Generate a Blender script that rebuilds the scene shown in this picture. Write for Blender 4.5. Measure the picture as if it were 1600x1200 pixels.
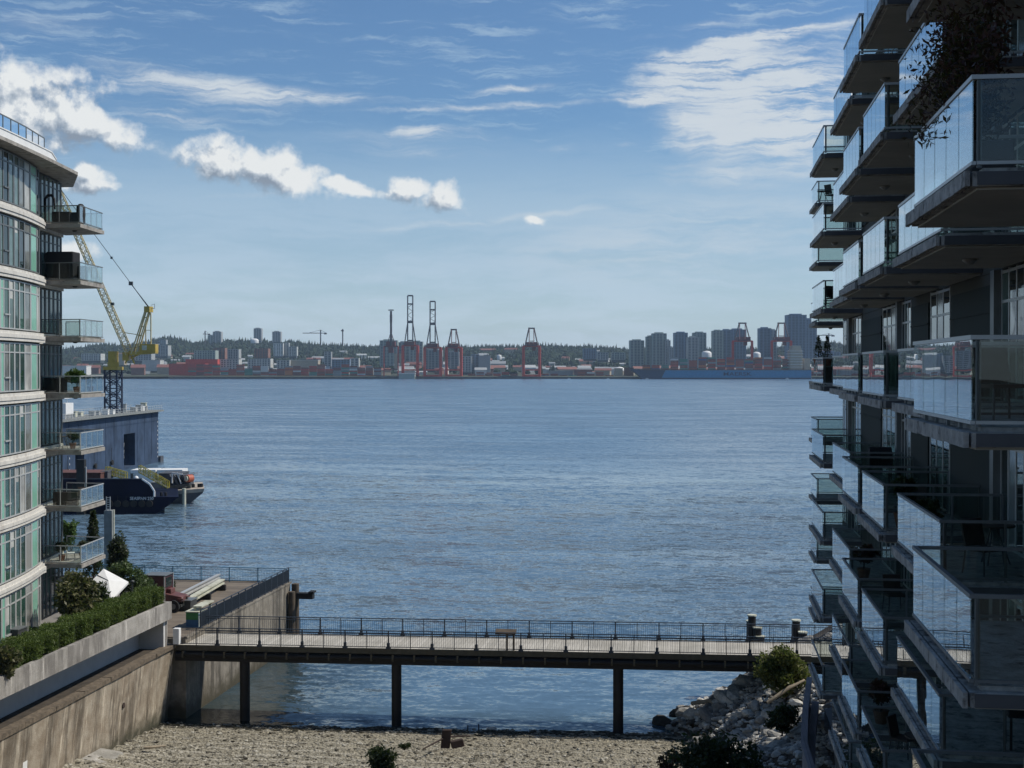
import bpy, math, random
import numpy as np
from mathutils import Vector, Matrix
random.seed(7); rng = np.random.default_rng(7)
R = math.radians
S = bpy.context.scene
for o in list(bpy.data.objects): bpy.data.objects.remove(o)
# ---------------------------------------------------------------- camera
EYE = 22.0; TH = R(7.87); PITCH = math.atan(27/2133.3); F = 2133.3
cd = bpy.data.cameras.new('camera'); cam = bpy.data.objects.new('camera', cd); S.collection.objects.link(cam)
cam.location = (0, 0, EYE); cam.rotation_euler = (R(90)-PITCH, 0, TH)
cd.sensor_width = 36; cd.lens = 48.0; cd.clip_start = 0.5; cd.clip_end = 40000
S.camera = cam
S.render.resolution_x = 1024; S.render.resolution_y = 768
# ---------------------------------------------------------------- light
SUN_EL, SUN_AZ = R(51), R(72)            # azimuth clockwise from +Y
HAZE = 6e-5
SUN_STRENGTH, SKY_STRENGTH, EXPOSURE = 3.9, 0.070, 0.10
sd = Vector((math.sin(SUN_AZ)*math.cos(SUN_EL), math.cos(SUN_AZ)*math.cos(SUN_EL), math.sin(SUN_EL)))
sl = bpy.data.lights.new('sun', 'SUN'); so = bpy.data.objects.new('sun', sl); S.collection.objects.link(so)
sl.energy = SUN_STRENGTH; sl.angle = R(0.53); sl.color = (1, .935, .83)
so.rotation_euler = (-sd).to_track_quat('-Z', 'Y').to_euler(); so.location = (0, -5, 60)
S.view_settings.view_transform = 'Standard'; S.view_settings.look = 'None'
S.view_settings.exposure = EXPOSURE; S.view_settings.gamma = 1; S.view_settings.use_curve_mapping = False
# picture -> place helpers (used once, to read real positions off the photograph's geometry)
_f = Vector((-math.sin(TH)*math.cos(PITCH), math.cos(TH)*math.cos(PITCH), -math.sin(PITCH)))
_r = Vector((math.cos(TH), math.sin(TH), 0)); _u = _r.cross(_f)
_fh = Vector((-math.sin(TH), math.cos(TH), 0))
def ray(px, py): return _f + _r*((px-800)/F) + _u*((600-py)/F)
def P(px, py, d):                        # point at horizontal depth d
    v = ray(px, py); k = d / v.dot(_fh); return Vector((0, 0, EYE)) + v*k
def PE(px, py, z):                       # point on the level z
    v = ray(px, py); return Vector((0, 0, EYE)) + v*((z-EYE)/v.z)
def YX(px, X):                           # Y at which column px meets the plane X
    v = ray(px, 573); return X*v.y/v.x
def azel(px, py):
    v = ray(px, py).normalized(); return math.atan2(v.x, v.y), math.asin(v.z)
# ---------------------------------------------------------------- node helpers
class NT:
    def __init__(s, tree): s.t = tree; s.t.nodes.clear()
    def n(s, typ, **kw):
        nd = s.t.nodes.new(typ)
        for k, v in kw.items():
            if k[0] == 'i' and k[1:].isdigit(): s.set(nd.inputs[int(k[1:])], v)
            elif k in nd.inputs and not hasattr(nd, k): s.set(nd.inputs[k], v)
            else: setattr(nd, k, v)
        return nd
    def set(s, sock, v):
        if isinstance(v, bpy.types.NodeSocket): s.t.links.new(v, sock)
        elif isinstance(v, bpy.types.Node): s.t.links.new(v.outputs[0], sock)
        elif isinstance(v, tuple) and len(v) == 3 and sock.type == 'RGBA': sock.default_value = (*v, 1)
        else: sock.default_value = v
    def m(s, op, a, b=0.0, c=None, clamp=False):
        nd = s.t.nodes.new('ShaderNodeMath'); nd.operation = op; nd.use_clamp = clamp
        s.set(nd.inputs[0], a); s.set(nd.inputs[1], b)
        if c is not None: s.set(nd.inputs[2], c)
        return nd.outputs[0]
    def vm(s, op, a, b=(0, 0, 0)):
        nd = s.t.nodes.new('ShaderNodeVectorMath'); nd.operation = op
        s.set(nd.inputs[0], a)
        if op == 'SCALE': s.set(nd.inputs['Scale'], b)
        else: s.set(nd.inputs[1], b)
        return nd.outputs[0]
    def mix(s, f, a, b, blend='MIX'):
        nd = s.t.nodes.new('ShaderNodeMix'); nd.data_type = 'RGBA'; nd.blend_type = blend
        s.set(nd.inputs[0], f)
        for i, v in ((6, a), (7, b)):
            s.set(nd.inputs[i], v)
        return nd.outputs[2]
    def noise(s, vec, scale, detail=4, rough=.55, dist=0.0, dims='3D'):
        nd = s.t.nodes.new('ShaderNodeTexNoise'); nd.noise_dimensions = dims
        s.set(nd.inputs['Vector'], vec); nd.inputs['Scale'].default_value = scale
        nd.inputs['Detail'].default_value = detail; nd.inputs['Roughness'].default_value = rough
        nd.inputs['Distortion'].default_value = dist
        return nd.outputs[0]
    def ramp(s, f, stops, interp='LINEAR'):
        nd = s.t.nodes.new('ShaderNodeValToRGB'); s.set(nd.inputs[0], f); cr = nd.color_ramp; cr.interpolation = interp
        while len(cr.elements) < len(stops): cr.elements.new(.5)
        for e, (p, c) in zip(cr.elements, stops):
            e.position = p; e.color = (*c, 1) if isinstance(c, tuple) else (c, c, c, 1)
        return nd.outputs[0]
    def smooth(s, v, a, b, ta=0.0, tb=1.0):
        nd = s.t.nodes.new('ShaderNodeMapRange'); nd.interpolation_type = 'SMOOTHSTEP'
        s.set(nd.inputs[0], v); s.set(nd.inputs[1], a); s.set(nd.inputs[2], b); s.set(nd.inputs[3], ta); s.set(nd.inputs[4], tb)
        return nd.outputs[0]
# ---------------------------------------------------------------- sky
W = bpy.data.worlds.new('World'); S.world = W; W.use_nodes = True
def build_sky():
    g = NT(W.node_tree); L = g.t.links
    sky = g.n('ShaderNodeTexSky', sky_type='NISHITA'); sky.sun_disc = False
    sky.sun_elevation = SUN_EL; sky.sun_rotation = SUN_AZ; sky.altitude = 20; sky.air_density = 1.0; sky.dust_density = .35; sky.ozone_density = 1.5
    tc = g.n('ShaderNodeTexCoord'); sep = g.n('ShaderNodeSeparateXYZ', i0=tc.outputs['Generated'])
    az = g.m('ARCTAN2', sep.outputs[0], sep.outputs[1]); el = g.m('ARCSINE', sep.outputs[2])
    comb = g.n('ShaderNodeCombineXYZ', i0=az, i1=el, i2=0.0).outputs[0]
    w1 = g.n('ShaderNodeTexNoise', noise_dimensions='2D'); g.set(w1.inputs['Vector'], comb); w1.inputs['Scale'].default_value = 26; w1.inputs['Detail'].default_value = 7; w1.inputs['Roughness'].default_value = .6
    warp = g.vm('SUBTRACT', w1.outputs[1], (.5, .5, .5))
    def warped(k, sx=1.0, sy=1.0):
        v = g.vm('MULTIPLY', warp, (k*sx, k*sy, 0)); return g.vm('ADD', comb, v)
    def ell(vec, px, py, rx, ry, rot=0):        # ellipse in azimuth/elevation, 1 inside to 0 outside
        a, e = azel(px, py); s_, c_ = math.sin(R(rot)), math.cos(R(rot))
        q = g.vm('SUBTRACT', vec, (a, e, 0))
        mp = g.n('ShaderNodeSeparateXYZ', i0=q)
        u = g.m('ADD', g.m('MULTIPLY', mp.outputs[0], c_/(rx/F)), g.m('MULTIPLY', mp.outputs[1], s_/(rx/F)))
        v = g.m('ADD', g.m('MULTIPLY', mp.outputs[0], -s_/(ry/F)), g.m('MULTIPLY', mp.outputs[1], c_/(ry/F)))
        return g.m('SUBTRACT', 1.0, g.m('SQRT', g.m('ADD', g.m('MULTIPLY', u, u), g.m('MULTIPLY', v, v))))
    def mx(lst):
        r = lst[0]
        for x in lst[1:]: r = g.m('MAXIMUM', r, x)
        return r
    # cumulus
    wc = warped(.018, 1.0, .8)
    cu = [(30,165,150,70,-8),(140,195,80,38,-10),(-60,170,130,90,0),(142,275,40,26,0),(135,292,55,15,0),(110,395,40,22,0),
          (345,250,72,40,-8),(415,262,70,44,-14),(470,282,60,32,-12),(545,292,85,14,-8),(640,294,46,22,-4),(690,311,50,30,-12),(838,347,20,8,0)]
    cum = mx([ell(wc, *c) for c in cu])
    n1 = g.noise(comb, 48, 8, .56, dims='2D')
    up = g.vm('ADD', comb, (.0035, .0075, 0)); n1b = g.noise(up, 48, 8, .56, dims='2D')
    dens = g.m('ADD', cum, g.m('MULTIPLY', g.m('SUBTRACT', n1, .5), 1.5))
    a_cu = g.m('MULTIPLY', g.smooth(dens, -.06, .55), .97)
    emb = g.m('MULTIPLY', g.m('SUBTRACT', n1, n1b), 3.4)
    cumu = mx([ell(g.vm('ADD', wc, (.004, .010, 0)), *c) for c in cu[:8]+cu[10:12]])
    core = g.m('MULTIPLY', g.m('SUBTRACT', cum, cumu), 1.5)
    lit = g.m('ADD', g.m('ADD', .58, emb), core, clamp=True)
    cum_col = g.ramp(lit, [(0, (.24,.29,.36)), (.40, (.40,.46,.53)), (.72, (.60,.64,.68)), (1, (.78,.80,.80))])
    # cirrus: stretched noise
    rot = g.n('ShaderNodeMapping', vector_type='POINT', i0=warped(.010)); rot.inputs['Rotation'].default_value = (0, 0, R(-4)); rot.inputs['Scale'].default_value = (7, 46, 1)
    c1 = g.noise(rot.outputs[0], 1.0, 9, .68, .25, dims='2D')
    rot2 = g.n('ShaderNodeMapping', vector_type='POINT', i0=warped(.012)); rot2.inputs['Rotation'].default_value = (0, 0, R(5)); rot2.inputs['Scale'].default_value = (14, 150, 1)
    c2 = g.noise(rot2.outputs[0], 1.0, 7, .65, .3, dims='2D')
    wz = warped(.028, 1.8, .36)
    ci = [(300,135,200,22,-8,.62),(480,150,190,14,-3,.5),(270,178,110,16,-3,.5),(700,210,100,10,-2,.55),(800,140,85,6,6,.5),
          (760,168,230,5,2,.55),(880,230,35,5,0,.4),(960,222,30,4,0,.35),(680,238,110,8,0,.25),(1215,148,235,74,-3,1.0),(1010,157,60,9,-3,.8),
          (1180,215,150,34,-3,.6),(1200,58,190,9,9,.75),(1090,110,100,30,10,.6),(1100,40,200,9,8,.25),(1130,270,110,18,-4,.45),(1270,262,80,16,0,.5),
          (480,303,200,5,4,.25),(560,360,160,6,5,.22),(760,345,260,5,6,.30),(1100,345,330,50,2,.34),(1000,415,360,40,-2,.25),(500,430,260,26,2,.16),(60,35,120,24,6,.22),(600,220,300,18,-4,.22),(250,235,90,14,-8,.2),(640,205,50,10,-4,.35)]
    parts = []
    for (px, py, rx, ry, ro, amp) in ci:
        e = ell(wz, px, py, rx*1.15, ry*1.5, ro); parts.append(g.m('MULTIPLY', g.m('MAXIMUM', e, 0.0), amp*1.7))
    cir = parts[0]
    for p_ in parts[1:]: cir = g.m('ADD', cir, p_)
    cir = g.m('MINIMUM', cir, 1.35)
    tex = g.m('ADD', g.m('MULTIPLY', c1, .5), g.m('MULTIPLY', c2, .6))
    a_ci = g.smooth(g.m('MULTIPLY', cir, g.smooth(tex, .34, .70, .08, 1.45)), .03, 1.45, 0, .88)
    # low thin sheet near the horizon, and a general faint veil
    e0 = azel(800, 545)[1]; e1 = azel(800, 350)[1]; e2 = azel(800, 170)[1]
    sheet = g.m('MULTIPLY', g.smooth(g.m('ADD', el, g.m('MULTIPLY', g.m('SUBTRACT', c1, .5), .07)), e2, e1), g.smooth(c1, .30, .65, .60, 1.0))
    veil = g.m('MULTIPLY', g.m('MULTIPLY', g.smooth(c2, .47, .72), g.smooth(c1, .38, .62)), .62)
    far = g.smooth(el, R(35), R(70), 1.0, .5)
    a_th = g.m('MAXIMUM', sheet, veil)
    base = g.vm('SCALE', sky.outputs[0], SKY_STRENGTH/1.0)
    base = g.mix(1.0, base, (.80, 1.06, 1.30), 'MULTIPLY')
    c_a = g.mix(g.m('MULTIPLY', a_th, .86), base, g.mix(g.smooth(el, 0.0, e1, 1, 0), (.40, .535, .665), (.58, .69, .775)))
    c_b = g.mix(a_ci, c_a, (.62, .67, .71))
    c_c = g.mix(a_cu, c_b, cum_col)
    bg = g.n('ShaderNodeBackground', i0=c_c, i1=1.0); out = g.n('ShaderNodeOutputWorld', i0=bg)
    W.cycles.sampling_method = 'MANUAL'; W.cycles.sample_map_resolution = 512
build_sky()
# ---------------------------------------------------------------- object helpers
COL = S.collection
def tag(o, label=None, cat=None, group=None, kind=None):
    if label: o['label'] = label
    if cat: o['category'] = cat
    if group: o['group'] = group
    if kind: o['kind'] = kind
    return o
def thing(name, loc, label, cat, group=None):
    o = bpy.data.objects.new(name, None); COL.objects.link(o); o.location = loc; o.empty_display_size = .3
    return tag(o, label, cat, group)
def wloc(o):
    v = Vector((0, 0, 0))
    while o is not None: v += o.location; o = o.parent
    return v
def copy_tree(o, parent=None):
    c = o.copy(); COL.objects.link(c)
    if parent is not None: c.parent = parent
    for ch in list(o.children): copy_tree(ch, c)
    return c
class MB:
    def __init__(s): s.v = []; s.f = []; s.sm = []; s.mi = []; s.n = 0
    def add(s, vs, fs, smooth=False, mi=0):
        b = s.n; s.v.extend([tuple(v) for v in vs]); s.n += len(vs)
        s.f.extend([tuple(i+b for i in f) for f in fs]); s.sm += [smooth]*len(fs); s.mi += [mi]*len(fs); return s
    def box(s, x0, x1, y0, y1, z0, z1, mi=0):
        return s.add([(x0,y0,z0),(x1,y0,z0),(x1,y1,z0),(x0,y1,z0),(x0,y0,z1),(x1,y0,z1),(x1,y1,z1),(x0,y1,z1)],
                     [(0,3,2,1),(4,5,6,7),(0,1,5,4),(1,2,6,5),(2,3,7,6),(3,0,4,7)], False, mi)
    def obox(s, c, ax, ay, az, mi=0):   # centre and half-axis vectors
        c = Vector(c); ax, ay, az = Vector(ax), Vector(ay), Vector(az)
        v = [c+ax*i+ay*j+az*k for k in (-1,1) for (i,j) in ((-1,-1),(1,-1),(1,1),(-1,1))]
        return s.add(v, [(0,3,2,1),(4,5,6,7),(0,1,5,4),(1,2,6,5),(2,3,7,6),(3,0,4,7)], False, mi)
    def bar(s, a, b, w, h=None, up=(0,0,1), mi=0):   # square section bar a->b
        a, b = Vector(a), Vector(b); h = h or w; d = b-a; L = d.length
        if L < 1e-6: return s
        d /= L; u = Vector(up)
        if abs(d.dot(u)) > .98: u = Vector((1, 0, 0)) if abs(d.x) < .9 else Vector((0, 1, 0))
        sx = d.cross(u).normalized(); sz = sx.cross(d)
        return s.obox((a+b)/2, sx*w/2, d*L/2, sz*h/2, mi)
    def tube(s, pts, r, n=8, cap=True, mi=0, smooth=True):
        pts = [Vector(p) for p in pts]; rs = r if isinstance(r, (list, tuple)) else [r]*len(pts)
        vs = []; fs = []; pu = None
        for i, p in enumerate(pts):
            d = (pts[min(i+1, len(pts)-1)]-pts[max(i-1, 0)]).normalized()
            u = Vector((0,0,1)) if abs(d.z) < .95 else Vector((1,0,0))
            if pu is not None: u = pu
            sx = d.cross(u).normalized(); sy = sx.cross(d).normalized(); pu = sy
            for k in range(n):
                a = 2*math.pi*k/n; vs.append(p+(sx*math.cos(a)+sy*math.sin(a))*rs[i])
        for i in range(len(pts)-1):
            for k in range(n):
                k2 = (k+1) % n; fs.append((i*n+k, i*n+k2, (i+1)*n+k2, (i+1)*n+k))
        s.add(vs, fs, smooth, mi)
        if cap:
            s.add(vs[:n], [tuple(range(n))[::-1]], False, mi); s.add(vs[-n:], [tuple(range(n))], False, mi)
        return s
    def prism(s, poly, z0, z1, mi=0):
        n = len(poly); a = sum(poly[i][0]*poly[(i+1)%n][1]-poly[(i+1)%n][0]*poly[i][1] for i in range(n))
        if a < 0: poly = poly[::-1]
        vs = [(x,y,z0) for x,y in poly]+[(x,y,z1) for x,y in poly]
        fs = [tuple(range(n))[::-1], tuple(range(n, 2*n))]+[(i,(i+1)%n,(i+1)%n+n,i+n) for i in range(n)]
        return s.add(vs, fs, False, mi)
    def lathe(s, c, prof, n=16, smooth=True, mi=0):   # prof [(r,z)]
        vs = []; fs = []
        for (r, z) in prof:
            for k in range(n):
                a = 2*math.pi*k/n; vs.append((c[0]+r*math.cos(a), c[1]+r*math.sin(a), c[2]+z))
        for i in range(len(prof)-1):
            for k in range(n):
                k2 = (k+1) % n; fs.append((i*n+k, i*n+k2, (i+1)*n+k2, (i+1)*n+k))
        return s.add(vs, fs, smooth, mi)
    def strip(s, line, off0, off1, z0, z1, mi=0):     # solid wall following a plan polyline, between two offsets to its right (+X side)
        A = offs(line, off0); B = offs(line, off1); n = len(line)
        vs = [(x,y,z0) for x,y in A]+[(x,y,z1) for x,y in A]+[(x,y,z0) for x,y in B]+[(x,y,z1) for x,y in B]
        fs = []
        for i in range(n-1):
            fs += [(i+1,i,i+n,i+1+n), (i+2*n,i+1+2*n,i+1+3*n,i+3*n), (i+n,i+3*n,i+1+3*n,i+1+n), (i,i+1,i+1+2*n,i+2*n)]
        fs += [(0,2*n,3*n,n), (n-1,2*n-1,4*n-1,3*n-1)]
        return s.add(vs, fs, False, mi)
    def build(s, name, mat, parent=None, bevel=0):
        me = bpy.data.meshes.new(name); o0 = wloc(parent) if parent is not None else Vector((0,0,0))
        vs = np.array(s.v, dtype=float).reshape(-1, 3)-np.array(o0)
        me.from_pydata(vs.tolist(), [], s.f)
        for m_ in (mat if isinstance(mat, (list, tuple)) else [mat]): me.materials.append(m_)
        me.polygons.foreach_set('use_smooth', s.sm); me.polygons.foreach_set('material_index', s.mi); me.update()
        o = bpy.data.objects.new(name, me); COL.objects.link(o)
        if parent is not None: o.parent = parent
        if bevel:
            b = o.modifiers.new('bevel', 'BEVEL'); b.width = bevel; b.segments = 2; b.limit_method = 'ANGLE'
        return o
def offs(line, d):
    out = []
    for i, (x, y) in enumerate(line):
        x0, y0 = line[max(i-1, 0)]; x1, y1 = line[min(i+1, len(line)-1)]
        tx, ty = x1-x0, y1-y0; l = math.hypot(tx, ty) or 1
        out.append((x+ty/l*d, y-tx/l*d))
    return out
def centre(o):                          # put a one-mesh thing's origin at the middle of its base
    me = o.data; n = len(me.vertices); a = np.zeros(n*3); me.vertices.foreach_get('co', a); a = a.reshape(-1, 3)
    c = (a.min(0)+a.max(0))/2; c[2] = a[:, 2].min()
    me.vertices.foreach_set('co', (a-c).ravel()); me.update(); o.location = o.location+Vector(c); return o
def one(mb, name, mat, label, cat, group=None, bevel=0):
    o = mb.build(name, mat, None, bevel); centre(o); return tag(o, label, cat, group)
# ---------------------------------------------------------------- materials
M = {}
def new(name): m_ = bpy.data.materials.new(name); m_.use_nodes = True; M[name] = m_; return m_, NT(m_.node_tree)
def plain(name, col, rough=.6, metal=0.0, var=.18, scale=1.5, bump=0.0, bscale=20, streak=0.0, spec=.5, world=False, dirt=None, dscale=.6, damt=.5):
    m_, g = new(name); tc = g.n('ShaderNodeTexCoord'); v = tc.outputs['Object']
    if world: v = g.n('ShaderNodeNewGeometry').outputs['Position']
    n1 = g.noise(v, scale, 6, .6)
    c = g.mix(g.smooth(n1, .3, .7), tuple(x*(1-var) for x in col), tuple(min(1, x*(1+var)) for x in col))
    if streak:
        mp = g.n('ShaderNodeMapping', i0=v); mp.inputs['Scale'].default_value = (2.2, 2.2, .18)
        st = g.smooth(g.noise(mp.outputs[0], 1.3, 5, .65), .45, .75)
        c = g.mix(g.m('MULTIPLY', st, streak), c, dirt or tuple(x*.25 for x in col))
    if dirt and not streak:
        st = g.smooth(g.noise(v, dscale, 6, .7), .5, .7); c = g.mix(g.m('MULTIPLY', st, damt), c, dirt)
    rr = g.m('ADD', rough-.06, g.m('MULTIPLY', n1, .12))
    b = g.n('ShaderNodeBsdfPrincipled'); g.set(b.inputs['Base Color'], c); g.set(b.inputs['Roughness'], rr)
    b.inputs['Metallic'].default_value = metal; b.inputs['Specular IOR Level'].default_value = spec
    if bump:
        bp = g.n('ShaderNodeBump'); g.set(bp.inputs['Height'], g.noise(v, bscale, 5, .65)); bp.inputs['Strength'].default_value = bump; bp.inputs['Distance'].default_value = .05
        g.set(b.inputs['Normal'], bp.outputs[0])
    g.n('ShaderNodeOutputMaterial', i0=b); return m_
def leaf(name, c1, c2, trans=.35):
    m_, g = new(name); v = g.n('ShaderNodeNewGeometry')
    n1 = g.noise(v.outputs['Position'], 2.3, 4, .6); n2 = g.noise(v.outputs['Position'], 17, 2, .5)
    c = g.mix(g.smooth(g.m('ADD', g.m('MULTIPLY', n1, .5), g.m('MULTIPLY', n2, .5)), .35, .65), c1, c2)
    d = g.n('ShaderNodeBsdfPrincipled'); g.set(d.inputs['Base Color'], c); d.inputs['Roughness'].default_value = .5; d.inputs['Specular IOR Level'].default_value = .3
    t = g.n('ShaderNodeBsdfTranslucent', i0=g.mix(.5, c, (.12, .2, .03)))
    g.n('ShaderNodeOutputMaterial', i0=g.n('ShaderNodeMixShader', i0=trans, i1=d, i2=t)); return m_
def glass(name, tint=(.80, .88, .86), ior=1.6, refl=(.95, .97, 1)):
    m_, g = new(name); fr = g.n('ShaderNodeFresnel', IOR=ior)
    if ior > 2: lw = g.n('ShaderNodeLayerWeight'); lw.inputs['Blend'].default_value = .5; fr = g.m('ADD', .04, g.m('MULTIPLY', .96, g.m('POWER', lw.outputs[1], 2.4)))
    geo = g.n('ShaderNodeNewGeometry'); bp = g.n('ShaderNodeBump'); g.set(bp.inputs['Height'], g.noise(geo.outputs['Position'], .7, 2, .4))
    bp.inputs['Strength'].default_value = .035; bp.inputs['Distance'].default_value = .08
    t = g.n('ShaderNodeBsdfTransparent', i0=tint); gl = g.n('ShaderNodeBsdfGlossy', i0=refl); gl.inputs['Roughness'].default_value = 0.0
    g.set(gl.inputs['Normal'], bp.outputs[0])
    g.n('ShaderNodeOutputMaterial', i0=g.n('ShaderNodeMixShader', i0=fr, i1=t, i2=gl)); return m_
def pane(name, col, rough=.04, ior=1.7, spec=.5, bump=.05):
    m_, g = new(name); geo = g.n('ShaderNodeNewGeometry'); b = g.n('ShaderNodeBsdfPrincipled')
    c = g.mix(g.smooth(g.noise(geo.outputs['Position'], .45, 3, .6), .35, .65), tuple(x*.6 for x in col), tuple(x*1.3 for x in col))
    g.set(b.inputs['Base Color'], c); b.inputs['Roughness'].default_value = rough; b.inputs['IOR'].default_value = ior
    bp = g.n('ShaderNodeBump'); g.set(bp.inputs['Height'], g.noise(geo.outputs['Position'], .9, 2, .4)); bp.inputs['Strength'].default_value = bump; bp.inputs['Distance'].default_value = .08
    g.set(b.inputs['Normal'], bp.outputs[0]); g.n('ShaderNodeOutputMaterial', i0=b); return m_
glass('balcony_glass', (.90,.95,.93), 2.7)
glass('balcony_glass_front', (.84,.88,.86), 1.45)
glass('roof_glass', (.72,.82,.84), 1.5)
pane('window_dark', (.018,.028,.028)); pane('window_grey', (.10,.15,.135)); pane('window_blind', (.42,.42,.39), .35, 1.45); pane('window_curtain', (.16,.17,.16), .15, 1.5); pane('window_green', (.035,.085,.065)); pane('window_pale_green', (.06,.10,.085)); pane('door_glass', (.02,.03,.03), .02, 2.2, bump=.02)
pane('window_port', (.06,.08,.09), .3, 1.5)
plain('green_panel', (.21,.45,.34), .25, var=.06, scale=.8)
plain('slab_concrete', (.38,.355,.32), .85, var=.3, scale=4, bump=.7, bscale=11, streak=.0, dirt=(.06,.052,.045), dscale=3.2, damt=1.0)
plain('soffit', (.40,.385,.34), .9, var=.1, scale=1.0)
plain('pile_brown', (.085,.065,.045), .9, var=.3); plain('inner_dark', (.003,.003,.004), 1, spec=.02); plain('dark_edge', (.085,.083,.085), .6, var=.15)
plain('metal_light', (.48,.48,.46), .4, .3, var=.06)
plain('metal_dark', (.06,.065,.065), .5, .2, var=.1)
plain('metal_grey', (.16,.17,.17), .45, .3, var=.1)
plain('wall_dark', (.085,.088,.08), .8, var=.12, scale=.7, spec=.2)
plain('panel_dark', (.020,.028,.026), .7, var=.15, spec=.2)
plain('white_band', (.60,.58,.53), .75, var=.07, scale=1.2, bump=.15, bscale=14, streak=.45, dirt=(.25,.21,.17))
plain('roof_concrete', (.30,.28,.25), .85, var=.2, scale=2.5, bump=.4, bscale=8, dirt=(.08,.07,.06), dscale=1.6, damt=.7)
plain('white_paint', (.72,.72,.70), .6, var=.06)
plain('lamp_lens', (.30,.29,.26), .3)
plain('black_cloth', (.012,.012,.014), .8, var=.3, bump=.3, bscale=6)
plain('furniture_brown', (.05,.035,.025), .7)
plain('cushion_grey', (.18,.18,.19), .9)
plain('pot', (.06,.05,.05), .7); plain('pot_clay', (.22,.10,.06), .8)
# ---------------------------------------------------------------- setting materials
def water_mat():
    m_, g = new('water'); geo = g.n('ShaderNodeNewGeometry'); p = geo.outputs['Position']
    sep = g.n('ShaderNodeSeparateXYZ', i0=p)
    def mp(sx, sy, r=0.0):
        q = g.n('ShaderNodeMapping', i0=p); q.inputs['Scale'].default_value = (sx, sy, 1); q.inputs['Rotation'].default_value = (0, 0, R(r)); return q.outputs[0]
    def nc(v, detail, rough, dist=0.0):
        nd = g.n('ShaderNodeTexNoise', noise_dimensions='2D'); g.set(nd.inputs['Vector'], v); nd.inputs['Scale'].default_value = 1.0
        nd.inputs['Detail'].default_value = detail; nd.inputs['Roughness'].default_value = rough; nd.inputs['Distortion'].default_value = dist; return nd.outputs[1]
    big = g.noise(mp(.0022, .016, 4), 1.0, 5, .6, .4, '2D')          # wind lanes
    w1 = g.noise(mp(.10, .30, 8), 1.0, 3, .5, .3, '2D')
    # wave slopes, from swell to ripples
    sl_ = (0, 0, 0)
    for v, k, det in ((nc(mp(.035, .11, -6), 2, .5), .30, 2), (nc(mp(.16, .42, 7), 3, .55, .4), .40, 3), (nc(mp(.5, 1.25, -10), 3, .6, .3), .80, 3), (nc(mp(2.4, 4.6, 5), 2, .5), .50, 2)):
        sl_ = g.vm('ADD', sl_, g.vm('SCALE', g.vm('SUBTRACT', v, (.5, .5, .5)), k))
    amp = g.m('MULTIPLY', g.smooth(big, .35, .68, .70, 1.2), g.smooth(sep.outputs[1], 150, 1100, 1.0, 1.7)); calm = g.smooth(sep.outputs[1], 80, 96, .45, 1.0)
    gust = g.smooth(g.noise(mp(.018, .075, 3), 1.0, 5, .65, .3, '2D'), .36, .64, .62, 1.4)
    sl_ = g.vm('SCALE', sl_, g.m('MULTIPLY', g.m('MULTIPLY', amp, gust), calm))
    ss = g.n('ShaderNodeSeparateXYZ', i0=sl_)         # farther out only the wave faces turned to the beach are seen: the swell runs in, steep side first
    steep = g.smooth(sep.outputs[1], 130, 420)
    sy = g.m('ADD', g.m('MULTIPLY', ss.outputs[1], g.m('SUBTRACT', 1.0, steep)), g.m('MULTIPLY', g.m('MULTIPLY', g.m('ADD', g.m('ABSOLUTE', ss.outputs[1]), .02), -1.0), steep))
    nrm = g.vm('NORMALIZE', g.n('ShaderNodeCombineXYZ', i0=g.m('MULTIPLY', ss.outputs[0], 1.1), i1=sy, i2=1.0).outputs[0])
    b = g.n('ShaderNodeBsdfPrincipled'); b.inputs['IOR'].default_value = 1.333; b.inputs['Roughness'].default_value = .06
    shal_refl = g.smooth(g.m('ADD', sep.outputs[1], g.m('MULTIPLY', w1, 4)), 80, 92); shal_refl = shal_refl
    g.set(b.inputs['Base Color'], g.mix(g.m('MAXIMUM', g.smooth(sep.outputs[1], 98, 108), g.m('MULTIPLY', shal_refl, g.smooth(sep.outputs[0], -27, -17, .3, 1.0))), (.016, .022, .014), g.mix(g.smooth(big, .35, .65), (.072, .133, .195), (.105, .170, .232))))  # shallow tint near shore, plus the pier's dark reflection painted into the body colour
    g.set(b.inputs['Normal'], nrm); g.n('ShaderNodeOutputMaterial', i0=b)
water_mat()
def wall_mat(name, c1, c2, dark, moss, joint=2.6):
    m_, g = new(name); p = g.n('ShaderNodeNewGeometry').outputs['Position']; sep = g.n('ShaderNodeSeparateXYZ', i0=p)
    mp = g.n('ShaderNodeMapping', i0=p); mp.inputs['Scale'].default_value = (.9, .9, .10)
    st = g.noise(mp.outputs[0], 1.0, 6, .7); st2 = g.noise(g.vm('ADD', mp.outputs[0], (9, 3, 1)), 2.1, 5, .7)
    n = g.noise(p, 1.1, 7, .65)
    c = g.mix(g.smooth(n, .3, .7), c1, c2)
    c = g.mix(g.smooth(st, .44, .62, 0, .70), c, dark)
    c = g.mix(g.smooth(st2, .56, .70, 0, .6), c, tuple(min(1, x*1.9) for x in c2))
    low = g.smooth(g.m('ADD', sep.outputs[2], g.m('MULTIPLY', n, 2.0)), 1.0, 2.6, 1, 0)
    c = g.mix(low, c, moss)
    jn = g.m('PINGPONG', sep.outputs[1], joint/2); c = g.mix(g.smooth(jn, 0.0, .05, .55, 0), c, tuple(x*.4 for x in dark))
    b = g.n('ShaderNodeBsdfPrincipled'); g.set(b.inputs['Base Color'], c); b.inputs['Roughness'].default_value = .9
    bp = g.n('ShaderNodeBump'); g.set(bp.inputs['Height'], g.m('ADD', n, g.noise(p, 12, 4, .7))); bp.inputs['Strength'].default_value = .5; bp.inputs['Distance'].default_value = .06
    g.set(b.inputs['Normal'], bp.outputs[0]); g.n('ShaderNodeOutputMaterial', i0=b)
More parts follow.
